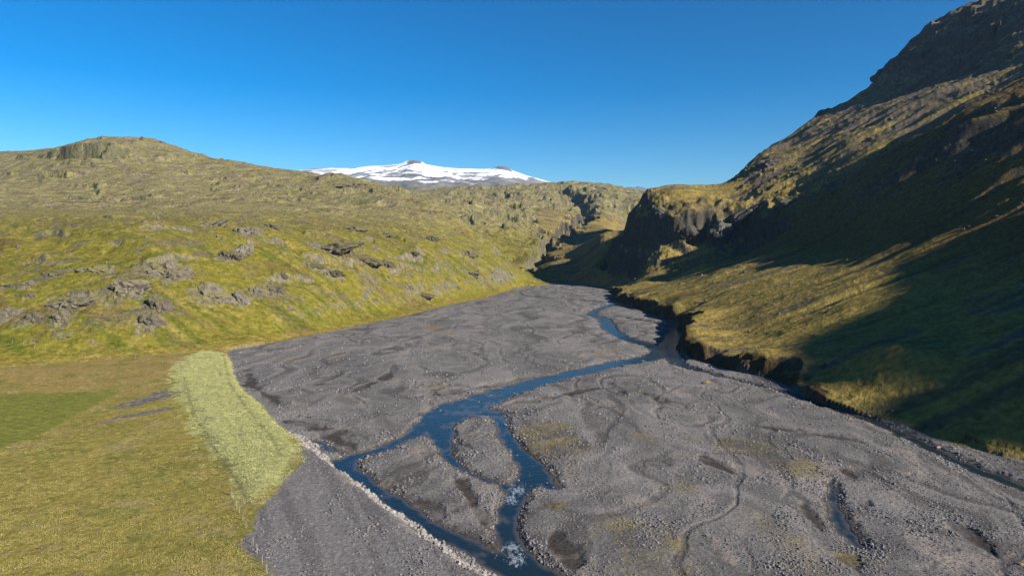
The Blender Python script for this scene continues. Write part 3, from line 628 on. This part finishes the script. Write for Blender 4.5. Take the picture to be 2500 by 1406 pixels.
# ------------------------------------------------------------------ rocks
def rock_mat(name, c0, c1, moss_c, moss_amt, sc=.5):
    m, t, b = new_mat(name); ge = N(t, 'ShaderNodeNewGeometry'); oi = N(t, 'ShaderNodeObjectInfo')
    no = N(t, 'ShaderNodeTexNoise'); no.inputs['Scale'].default_value = sc; no.inputs['Detail'].default_value = 7; no.inputs['Roughness'].default_value = .7
    t.links.new(ge.outputs['Position'], no.inputs['Vector'])
    cr = N(t, 'ShaderNodeMix', data_type='RGBA'); cr.inputs['A'].default_value = (*c0, 1); cr.inputs['B'].default_value = (*c1, 1)
    mr = N(t, 'ShaderNodeMapRange'); mr.inputs[1].default_value = .35; mr.inputs[2].default_value = .65
    t.links.new(no.outputs['Fac'], mr.inputs[0]); t.links.new(mr.outputs[0], cr.inputs['Factor'])
    sp = N(t, 'ShaderNodeSeparateXYZ'); t.links.new(ge.outputs['Normal'], sp.inputs[0])
    ad = N(t, 'ShaderNodeMath', operation='ADD'); t.links.new(sp.outputs['Z'], ad.inputs[0])
    n3_ = N(t, 'ShaderNodeTexNoise'); n3_.inputs['Scale'].default_value = sc * .8; n3_.inputs['Detail'].default_value = 4
    t.links.new(ge.outputs['Position'], n3_.inputs['Vector']); t.links.new(n3_.outputs['Fac'], ad.inputs[1])
    m2_ = N(t, 'ShaderNodeMapRange'); m2_.inputs[1].default_value = 1.12; m2_.inputs[2].default_value = 1.36; m2_.inputs[4].default_value = moss_amt
    t.links.new(ad.outputs[0], m2_.inputs[0])
    mx = N(t, 'ShaderNodeMix', data_type='RGBA'); t.links.new(m2_.outputs[0], mx.inputs['Factor']); t.links.new(cr.outputs['Result'], mx.inputs['A']); mx.inputs['B'].default_value = (*moss_c, 1)
    mb = N(t, 'ShaderNodeMapRange'); mb.inputs[3].default_value = .75; mb.inputs[4].default_value = 1.25; t.links.new(oi.outputs['Random'], mb.inputs[0])
    sc_ = N(t, 'ShaderNodeVectorMath', operation='SCALE'); t.links.new(mx.outputs['Result'], sc_.inputs[0]); t.links.new(mb.outputs[0], sc_.inputs['Scale'])
    t.links.new(sc_.outputs[0], b.inputs['Base Color']); b.inputs['Roughness'].default_value = .9; b.inputs['Specular IOR Level'].default_value = .2
    bp = N(t, 'ShaderNodeBump'); bp.inputs['Distance'].default_value = .35 / sc; bp.inputs['Strength'].default_value = .8
    t.links.new(no.outputs['Fac'], bp.inputs['Height']); t.links.new(bp.outputs[0], b.inputs['Normal'])
    return m
M_crag = rock_mat('mossy_crag', (.058, .049, .040), (.135, .116, .096), (.125, .112, .030), .9, .45)
M_darkcrag = rock_mat('dark_crag', (.03, .028, .026), (.085, .076, .068), (.10, .10, .03), .5, .25)
M_rip = rock_mat('pale_riprap', (.13, .12, .113), (.26, .242, .225), (.3, .28, .25), .2, 1.5)
M_pebble = rock_mat('river_stones', (.075, .07, .072), (.17, .16, .16), (.18, .17, .17), .3, 3.0)
M_red = rock_mat('red_boulder', (.16, .085, .065), (.24, .14, .11), (.2, .14, .11), .2, 1.5)
M_drymoss = rock_mat('dry_moss', (.17, .11, .05), (.24, .17, .08), (.2, .16, .05), .5, 1.5)
def crag_mesh(name, seed, sub, mat, cols=2.6, amp=.5, flat=.0):
    bm = bmesh.new(); bmesh.ops.create_icosphere(bm, subdivisions=sub, radius=1)
    off = Vector((seed * 3.7, seed * 1.3, seed * 7.1))
    for v in bm.verts:
        p = v.co.copy()
        # blocky: pull towards a box
        q = Vector([math.copysign(abs(c) ** .7, c) for c in p]); q = q * (1 / max(.6, q.length)) * 1.0
        p = p.lerp(q, .6)
        big = mnoise.fractal(p * 1.1 + off, 1, 2, 4)
        colm = mnoise.noise(Vector((p.x * cols * 2, p.y * cols * 2, p.z * .8)) + off)
        cr = abs(mnoise.noise(Vector((p.x * 3, p.y * 3, p.z * 1.5)) * 1.3 + off * 2))
        vd = mnoise.voronoi(Vector((p.x * 2.2, p.y * 2.2, p.z * .9)) + off)[0]; edge = min(1, (vd[1] - vd[0]) * 3)
        d = 1 + amp * big + .14 * colm - .12 * (1 - min(1, cr * 5)) + .16 * edge + .07 * mnoise.fractal(p * 6 + off, 1, 2, 3)
        v.co = Vector((p.x * d, p.y * d, p.z * (1 + amp * .8 * big)))
    me = bpy.data.meshes.new(name); bm.to_mesh(me); bm.free(); me.materials.append(mat); return me
crags = [crag_mesh('outcrop', k + 1, 5, M_crag) for k in range(7)]
dcrags = [crag_mesh('dark_crag', k + 21, 4, M_darkcrag) for k in range(3)]
rs = np.random.RandomState(5)
for i, (u, v, pw, ph_, lab) in enumerate(OUT):
    p = OUTP[i]; k_ = p.y / FPX; wM = pw * k_ * .5; hM = ph_ * k_ * .62
    o = link('rock_outcrop', crags[i % 7], label=lab, category='rock outcrop', group='rock outcrops on the left hillside')
    o.location = p + Vector((0, wM * .38, -hM * .42)); o.scale = (wM * 1.1, wM * .95, hM * 1.22); o.rotation_euler = (0.12 * rs.randn(), .1 * rs.randn() + (.12 if pw > 60 else 0), rs.choice([0, math.pi]) + .3 * rs.randn())
DK = [
 (1858, 398, 78, 44, 'dark crag with a long shadow just under the skyline of the right mountain'),
 (1925, 490, 62, 48, 'grey tooth shaped crag at the edge of the shadowed slope'),
 (1815, 510, 88, 40, 'dark crag with a pale lit rib between the tooth and the valley cliff'),
 (1755, 545, 60, 44, 'jagged end of the valley cliff beside the pale lit rib'),
 (1680, 560, 60, 50, 'broken black cliff top with sunlit fins'),
 (1615, 510, 50, 26, 'uppermost corner of the black cliff at the valley mouth'),
 (1790, 414, 20, 9, 'small block breaking the skyline left of the dark crag'),
 (1716, 444, 9, 5, 'tiny dark boulder on the lit skyline'),
 (2012, 268, 40, 26, 'lowest crag of the mountain crest against the sky'),
 (2150, 172, 46, 26, 'flat crag halfway up the mountain crest'),
 (2325, 75, 44, 26, 'blocky crag high on the mountain crest'),
 (2400, 30, 50, 34, 'sunlit crag at the top of the mountain crest'),
 (2230, 120, 40, 22, 'jagged rock between two larger crags on the mountain crest'),
 (2080, 225, 36, 18, 'low crag above the lowest one on the mountain crest'),
 (2195, 205, 16, 14, 'small pale pinnacle on the dark band under the crest'),
 (2375, 165, 44, 18, 'pale sunlit rock patch above the upper scree'),
]
for i, (u, v, pw, ph_, lab) in enumerate(DK):
    p = hit(u, v + ph_ * .3); k_ = min(p.y, 1150) / FPX; wM = pw * k_ * .5; hM = ph_ * k_ * .6
    o = link('crag', dcrags[i % 3], label=lab, category='crag', group='crags on the right mountain')
    o.location = p + Vector((wM * .3, wM * .3, -hM * .4)); o.scale = (wM, wM * .8, hM); o.rotation_euler = (0.15 * rs.randn(), -.5 + .1 * rs.randn(), .6 * rs.randn())
# boulders on the river plain
BO = [(1725, 936, 16, 'yellow mossy boulder alone on the gravel near the right bank', M_drymoss), (2010, 893, 16, 'grey block on the lit grassy brow above the right bank', M_darkcrag),
      (2124, 1018, 9, 'reddish boulder at the water edge under the shaded slope', M_red), (2291, 1094, 12, 'reddish brown boulder on stones between stream and bank', M_red), (2492, 1378, 12, 'orange brown boulder at the lower right corner', M_drymoss)]
for i, (u, v, pw, lab, mt) in enumerate(BO):
    p = hit(u, v); k_ = p.y / FPX; s_ = pw * k_ * .5
    o = link('boulder', crag_mesh('boulder', 40 + i, 3, mt), label=lab, category='boulder'); o.location = p + Vector((0, 0, s_ * .2)); o.scale = (s_, s_ * .8, s_ * .65)
# ------------------------------------------------------------------ riprap
def stone_mesh(name, seed, mat, sub=1, amp=.25):
    bm = bmesh.new(); bmesh.ops.create_icosphere(bm, subdivisions=sub, radius=1); off = Vector((seed * 5.1, seed, -seed * 2.2))
    for v in bm.verts: v.co *= 1 + amp * mnoise.noise(v.co * 1.7 + off) * 1.6
    me = bpy.data.meshes.new(name); bm.to_mesh(me); bm.free(); me.materials.append(mat); return me
rip_m = [stone_mesh('riprap_stone', 60 + k, M_rip, 2, .35) for k in range(8)]
rl = [Vector((*fl(u, v, 1.2), 0)) for u, v in RIPRAP]
seg = [(b_2 - a_2).length for a_2, b_2 in zip(rl[:-1], rl[1:])]
def along(s):
    for a_2, b_2, L in zip(rl[:-1], rl[1:], seg):
        if s <= L: return a_2.lerp(b_2, s / L), (b_2 - a_2).normalized()
        s -= L
    return rl[-1], (rl[-1] - rl[-2]).normalized()
Ltot = sum(seg)
rroot = bpy.data.objects.new('riprap_bank', None); C.collection.objects.link(rroot); rroot.location = (*fl(830, 1138, 1.2), .5)
rroot['label'] = 'line of pale broken boulders along the river side of the levee'; rroot['category'] = 'riprap'
rs = np.random.RandomState(11)
def ripspot(near_bias):
    s = Ltot * (rs.rand() ** near_bias); p, d = along(s); nrm = Vector((-d.y, d.x, 0))
    t_ = (rs.rand() - .5 + (rs.rand() - .5)) * 1.7
    q = p + nrm * (t_ + .2 + .7 * math.sin(s * .21) + .4 * math.sin(s * .67)); return q, t_
for k in range(290):
    q, t_ = ripspot(.85); sz = .22 + .30 * rs.rand() ** 1.7
    o = link('stone', rip_m[k % 8], rroot)
    o.location = Vector((q.x, q.y, float(gz(q.x, q.y)[0]) + sz * .35)) - rroot.location
    o.scale = (sz * (.8 + .5 * rs.rand()), sz * (.8 + .4 * rs.rand()), sz * .75); o.rotation_euler = (rs.rand() * 6, rs.rand() * 6, rs.rand() * 6)
# ------------------------------------------------------------------ scattering (uncountable ground cover)
def scatter(name, pts, scl, rot, protos, parent=None, tilt=None, **props):
    n = len(pts); me = bpy.data.meshes.new(name + '_points'); me.vertices.add(n); me.vertices.foreach_set('co', np.asarray(pts, f4).ravel())
    a1 = me.attributes.new('scl', 'FLOAT_VECTOR', 'POINT'); a1.data.foreach_set('vector', np.asarray(scl, f4).ravel())
    a2 = me.attributes.new('rot', 'FLOAT_VECTOR', 'POINT'); a2.data.foreach_set('vector', np.asarray(rot, f4).ravel())
    a3 = me.attributes.new('pick', 'INT', 'POINT'); a3.data.foreach_set('value', np.random.RandomState(n).randint(0, len(protos), n).astype(np.int32))
    ng = bpy.data.node_groups.new(name, 'GeometryNodeTree')
    ng.interface.new_socket('Geometry', in_out='INPUT', socket_type='NodeSocketGeometry'); ng.interface.new_socket('Geometry', in_out='OUTPUT', socket_type='NodeSocketGeometry')
    gi = ng.nodes.new('NodeGroupInput'); go = ng.nodes.new('NodeGroupOutput'); ip = ng.nodes.new('GeometryNodeInstanceOnPoints')
    def att(nm, ty):
        q = ng.nodes.new('GeometryNodeInputNamedAttribute'); q.data_type = ty; q.inputs[0].default_value = nm; return q.outputs[0]
    # one shared proto collection made of hidden source meshes
    gt = ng.nodes.new('GeometryNodeGeometryToInstance')
    for pm in reversed(protos):
        ob = bpy.data.objects.new(name + '_source', pm)
        oi = ng.nodes.new('GeometryNodeObjectInfo'); oi.inputs['Object'].default_value = ob; ng.links.new(oi.outputs['Geometry'], gt.inputs[0])
    ng.links.new(gi.outputs[0], ip.inputs['Points']); ng.links.new(gt.outputs[0], ip.inputs['Instance'])
    ip.inputs['Pick Instance'].default_value = True
    ng.links.new(att('pick', 'INT'), ip.inputs['Instance Index'])
    ng.links.new(att('scl', 'FLOAT_VECTOR'), ip.inputs['Scale'])
    er = ng.nodes.new('FunctionNodeEulerToRotation'); ng.links.new(att('rot', 'FLOAT_VECTOR'), er.inputs[0]); ng.links.new(er.outputs[0], ip.inputs['Rotation'])
    ng.links.new(ip.outputs[0], go.inputs[0])
    o = link(name, me, parent, **props); md = o.modifiers.new('scatter', 'NODES'); md.node_group = ng
    return o
# small riprap rubble
pts = []
for k in range(1500):
    q, t_ = ripspot(.9); pts.append((q.x, q.y))
pts = np.array(pts); zz = gz(pts[:, 0], pts[:, 1]); ss = (.10 + .16 * rs.rand(len(pts)))[:, None] * (1 + .4 * rs.rand(len(pts), 3))
scatter('rubble', np.column_stack([pts - np.array(rroot.location)[:2], zz + .05 - rroot.location.z]), ss, rs.rand(len(pts), 3) * 6, rip_m[:4], rroot, kind='stuff')
# river stones
rs = np.random.RandomState(21)
def sample_floor(n, y0, y1, power):
    v_ = rs.rand(n); yy = (y0 ** -power + v_ * (y1 ** -power - y0 ** -power)) ** (-1 / power)
    xx = (rs.rand(n) * 1.62 - .78) * yy; return xx, yy
def grid_val(G, x, y):
    i = np.rint(np.interp(np.log(np.hypot(x, y)), lrr, np.arange(R_))).astype(int); j = np.rint(np.interp(np.arctan2(x, y), th, np.arange(C_))).astype(int); return G[i, j]
LEVg, BEg, CHg = LEVf, BEf, CHf
PAf = np.full(X.shape, 1e3, f4); PAf[floor] = pale; GRf = np.full(X.shape, 1e3, f4); GRf[floor] = green; HMf = np.zeros(X.shape, f4); HMf[floor] = hm; BRf = np.zeros(X.shape, f4); BRf[floor] = bar
NST = int(150000 * min(1, QF + .2))
xx, yy = sample_floor(NST, 85, 400, 1.7)
F_ = grid_val(fd, xx, yy) < -1; be = grid_val(BEg, xx, yy); le = grid_val(LEVg, xx, yy); chv = grid_val(CHg, xx, yy); hmv = grid_val(HMf, xx, yy); brv = grid_val(BRf, xx, yy)
clump = fbm(xx / 9, yy / 12, 4, 700) + .35 * brv + .5 * np.exp(-np.abs(chv - 1) / 1.5)
pr = S(clump, -.2, .7) * .9 + .1
on = (be > .2) | ((le < -.5) & (rs.rand(NST) < .35) & (grid_val(PAf, xx, yy) > 1))
riff = (S(fbm(xx / 5, yy / 5, 3, 710), .15, .4) * .35 + np.exp(-((xx - 7.5) / 3.2) ** 2 - ((yy - 131) / 6) ** 2) + .7 * np.exp(-((xx + 1) / 5) ** 2 - ((yy - 192) / 12) ** 2))
keep = F_ & on & (rs.rand(NST) < pr) & (hmv < .4) & ((chv > -.1) | (rs.rand(NST) < riff * .5))
xx, yy = xx[keep], yy[keep]; n = len(xx); cl = clump[keep]
sz = (.055 + .15 * rs.rand(n) ** 3.0 * (1 + .7 * S(cl, .2, .8)) + .02 * yy / 150) * np.clip(yy / 150, .8, 1.5)
zz = np.maximum(gz(xx, yy), -.42)
stones = [stone_mesh('river_stone', 80 + k, M_pebble, 1, .35) for k in range(5)]
pal = [stone_mesh('pale_river_stone', 90, M_rip, 1, .3)]
scatter('river_stones', np.column_stack([xx, yy, zz + sz * .15]), sz[:, None] * (1 + .5 * (rs.rand(n, 3) - .5)), rs.rand(n, 3) * 6, stones * 5 + pal, kind='stuff', label='loose grey stones strewn over the gravel bars', category='stones')
# loose boulders and rubble on the slopes
rs = np.random.RandomState(77); NB = int(26000 * min(1, QF + .2))
rb = np.exp(rs.rand(NB) * math.log(1500 / 190) + math.log(190)); tb = (rs.rand(NB) - .5) * 1.36; xx, yy = rb * np.sin(tb), rb * np.cos(tb)
fdv = grid_val(fd, xx, yy); RMf = grid_val(rockm, xx, yy); nzv = 1 - grid_val(NZ, xx, yy); rgt = grid_val(rightside, xx, yy)
pr = .05 + .9 * RMf + .8 * S(nzv, .2, .35) + .45 * S(fbm(xx / 30, yy / 30, 4, 760), .15, .5)
keep = (fdv > 3) & (rs.rand(NB) < pr * (1 - .55 * rgt)); xx, yy = xx[keep], yy[keep]; n = len(xx)
sz = (.25 + .75 * rs.rand(n) ** 4) * np.clip(np.hypot(xx, yy) / 420, .7, 3.0)
M_scree = rock_mat('hill_boulders', (.060, .050, .042), (.15, .13, .11), (.12, .11, .035), .5, 1.0)
scatter('hillside_rubble', np.column_stack([xx, yy, gz(xx, yy) + sz * .1]), sz[:, None] * (1 + .6 * (rs.rand(n, 3) - .5)), rs.rand(n, 3) * 6, [stone_mesh('hill_boulder', 130 + k, M_scree, 2, .5) for k in range(4)], kind='stuff', label='small boulders and rubble strewn over the hillsides', category='rubble')
# ------------------------------------------------------------------ grass
def grass_mat(name, a, b_c):
    m, t, b = new_mat(name); oi = N(t, 'ShaderNodeObjectInfo'); mx = N(t, 'ShaderNodeMix', data_type='RGBA'); mx.inputs['A'].default_value = (*a, 1); mx.inputs['B'].default_value = (*b_c, 1)
    t.links.new(oi.outputs['Random'], mx.inputs['Factor']); t.links.new(mx.outputs['Result'], b.inputs['Base Color']); b.inputs['Roughness'].default_value = .8; b.inputs['Specular IOR Level'].default_value = .2
    return m
def tuft_mesh(name, seed, mat, blades, h, r, lean):
    R = np.random.RandomState(seed); V = []; F = []
    for k in range(blades):
        a = R.rand() * 6.28; d = r * R.rand() ** .5; bx, by = d * math.cos(a), d * math.sin(a); hh = h * (.6 + .6 * R.rand()); a2 = R.rand() * 3.14
        wx_, wy_ = .035 * math.cos(a2), .035 * math.sin(a2); lx, ly = lean[0] * hh + (R.rand() - .5) * hh * .6, lean[1] * hh + (R.rand() - .5) * hh * .6
        b0 = len(V); V += [(bx - wx_, by - wy_, -.03), (bx + wx_, by + wy_, -.03), (bx + lx * .4 + wx_, by + ly * .4 + wy_, hh * .65), (bx + lx * .4 - wx_, by + ly * .4 - wy_, hh * .65), (bx + lx, by + ly, hh)]
        F += [(b0, b0 + 1, b0 + 2, b0 + 3), (b0 + 3, b0 + 2, b0 + 4)]
    me = bpy.data.meshes.new(name); me.from_pydata(V, [], F); me.materials.append(mat); return me
M_pale = grass_mat('pale_tall_grass', (.19, .21, .065), (.38, .365, .16)); M_meadow = grass_mat('meadow_grass', (.165, .152, .038), (.26, .215, .075))
palet = [tuft_mesh('pale_tuft', k, M_pale, 16, .13, .6, (-1.6, .6)) for k in range(4)]
meadt = [tuft_mesh('meadow_tuft', 10 + k, M_meadow, 16, .13, .6, (-.4, .3)) for k in range(4)]
rs = np.random.RandomState(31); pb = (PALE.min(0), PALE.max(0)); NP = int(52000 * min(1, QF + .2))
xx = pb[0][0] + rs.rand(NP) * (pb[1][0] - pb[0][0]); yy = pb[0][1] + rs.rand(NP) * (pb[1][1] - pb[0][1])
pv_ = grid_val(PAf, xx, yy); bare = fbm((xx + yy * .45) / 2.2, (yy - xx * .4) / 14, 4, 720); low_ = S(-(yy - 160), 0, 30)
TKf = np.full(X.shape, 9.0, f4); TKf[floor] = trk
keep = (grid_val(TKf, xx, yy) + .6 * fbm(xx / 1.5, yy / 1.5, 2, 733) > .15) & (pv_ + 5 * fbm(xx / 4, yy / 4, 5, 730) + 6 * (rs.rand(NP) ** 3) - 1.0 < .3) & (grid_val(BEf, xx, yy) < -1) & (rs.rand(NP) < .25 + .75 * S(-bare + .28 - low_ * .3, -.1, .35))
xx, yy = xx[keep], yy[keep]; n = len(xx); s_ = .7 + .6 * rs.rand(n)
scatter('tall_pale_grass', np.column_stack([xx, yy, gz(xx, yy)]), np.column_stack([s_, s_, s_]), np.column_stack([rs.randn(n, 2) * .1, rs.randn(n) * .6]), palet, kind='stuff', label='tall pale green grass covering the upper levee', category='grass')
NM = int(60000 * min(1, QF + .2)); xx, yy = sample_floor(NM, 85, 260, 1.2)
keep = (grid_val(BEf, xx, yy) < -2) & (grid_val(LEVf, xx, yy) > .6) & (grid_val(PAf, xx, yy) > 1) & (grid_val(GRf, xx, yy) > .5) & (grid_val(fd, xx, yy) < -1) & (rs.rand(NM) < .15 + .85 * S(fbm(xx / 5, yy / 4, 4, 740), -.3, .4))
xx, yy = xx[keep], yy[keep]; n = len(xx); s_ = .6 + .7 * rs.rand(n)
scatter('meadow_grass_tufts', np.column_stack([xx, yy, gz(xx, yy)]), np.column_stack([s_, s_, s_]), np.column_stack([rs.randn(n, 2) * .1, rs.rand(n) * 6]), meadt, kind='stuff', label='short yellow grass tufts all over the meadow', category='grass')
# ------------------------------------------------------------------ fences
M_wood, t_, b_ = new_mat('weathered_wood'); b_.inputs['Base Color'].default_value = (.34, .32, .29, 1); b_.inputs['Roughness'].default_value = .85
nn = N(t_, 'ShaderNodeTexNoise'); nn.inputs['Scale'].default_value = 9; cr_ = N(t_, 'ShaderNodeMix', data_type='RGBA'); cr_.inputs['A'].default_value = (.14, .13, .12, 1); cr_.inputs['B'].default_value = (.30, .28, .26, 1)
t_.links.new(nn.outputs['Fac'], cr_.inputs['Factor']); t_.links.new(cr_.outputs['Result'], b_.inputs['Base Color'])
M_corner, t_, b_ = new_mat('brown_corner_post'); b_.inputs['Base Color'].default_value = (.16, .11, .085, 1); b_.inputs['Roughness'].default_value = .85
M_wire, t_, b_ = new_mat('fence_wire'); b_.inputs['Base Color'].default_value = (.3, .3, .3, 1); b_.inputs['Metallic'].default_value = .8; b_.inputs['Roughness'].default_value = .5
def post_mesh(r, h, mat):
    bm = bmesh.new(); bmesh.ops.create_cone(bm, cap_ends=True, segments=8, radius1=r, radius2=r * .85, depth=h + .3); bmesh.ops.translate(bm, vec=(0, 0, h / 2 - .15), verts=bm.verts)
    bmesh.ops.bevel(bm, geom=[e for e in bm.edges if all(v.co.z > h - .1 for v in e.verts)], offset=r * .25, segments=1, affect='EDGES')
    me = bpy.data.meshes.new('post'); bm.to_mesh(me); bm.free(); me.materials.append(mat); return me
def wire_mesh(pts, r=.006):
    V = []; F = []
    for i, p in enumerate(pts):
        for a in range(3): V.append((p[0] + r * math.cos(a * 2.1), p[1], p[2] + r * math.sin(a * 2.1)))
        if i:
            for a in range(3): b0 = (i - 1) * 3; F.append((b0 + a, b0 + (a + 1) % 3, b0 + 3 + (a + 1) % 3, b0 + 3 + a))
    me = bpy.data.meshes.new('wire'); me.from_pydata(V, [], F); me.materials.append(M_wire); return me
def fence(pix, label, heights, radii, group=None, mats=None):
    P = [hit(u, v, 85, 500) for u, v in pix]
    root = bpy.data.objects.new('wire_fence', None); C.collection.objects.link(root); root.location = P[0]; root['label'] = label; root['category'] = 'fence'
    for i, p in enumerate(P):
        o = link('post', post_mesh(radii[i], heights[i], (mats or {}).get(i, M_wood)), root); o.location = p - P[0]; o.rotation_euler = (.03 * math.sin(i * 2.3), .04 * math.cos(i * 3.1), 0)
        if i == 0 and mats: o['label'] = 'thick brown corner post'
    for hz_ in (.35, .7, 1.0): link('wire', wire_mesh([(p - P[0]) + Vector((0, 0, hz_ * heights[1])) for p in P]), root)
fence([(565, 1209), (570, 1220), (577, 1237), (585, 1253), (593, 1270), (601, 1290), (618, 1329), (628, 1352), (640, 1375), (652, 1399)], 'wire fence of thin grey posts running down the meadow edge to the gravel levee', [1.45] + [1.15] * 5 + [1.3] * 4, [.12] + [.055] * 9, mats={0: M_corner})
fence([(30, 838), (58, 845), (84, 852), (110, 858), (142, 867), (175, 872), (208, 874), (240, 876), (270, 877), (300, 877), (330, 876), (362, 880), (397, 886), (418, 888)], 'faint wire fence along the foot of the left hillside above the orange grass', [1.3] * 14, [.055] * 14)
# ------------------------------------------------------------------ air
bm = bmesh.new(); bmesh.ops.create_cube(bm, size=1)
bmesh.ops.scale(bm, vec=(16000, 12600, 1300), verts=bm.verts); bmesh.ops.translate(bm, vec=(0, 5600, 1300 / 2 - 30), verts=bm.verts)
me = bpy.data.meshes.new('haze'); bm.to_mesh(me); bm.free()
mh = bpy.data.materials.new('haze'); mh.use_nodes = True; mh.node_tree.nodes.clear()
pv = mh.node_tree.nodes.new('ShaderNodeVolumePrincipled'); mo_ = mh.node_tree.nodes.new('ShaderNodeOutputMaterial')
pv.inputs['Density'].default_value = 2.4e-5; pv.inputs['Color'].default_value = (.40, .66, 1, 1); pv.inputs['Anisotropy'].default_value = .2
mh.node_tree.links.new(pv.outputs[0], mo_.inputs['Volume'])
me.materials.append(mh)
link('haze', me, kind='stuff', label='thin blue air haze over the whole valley', category='haze')
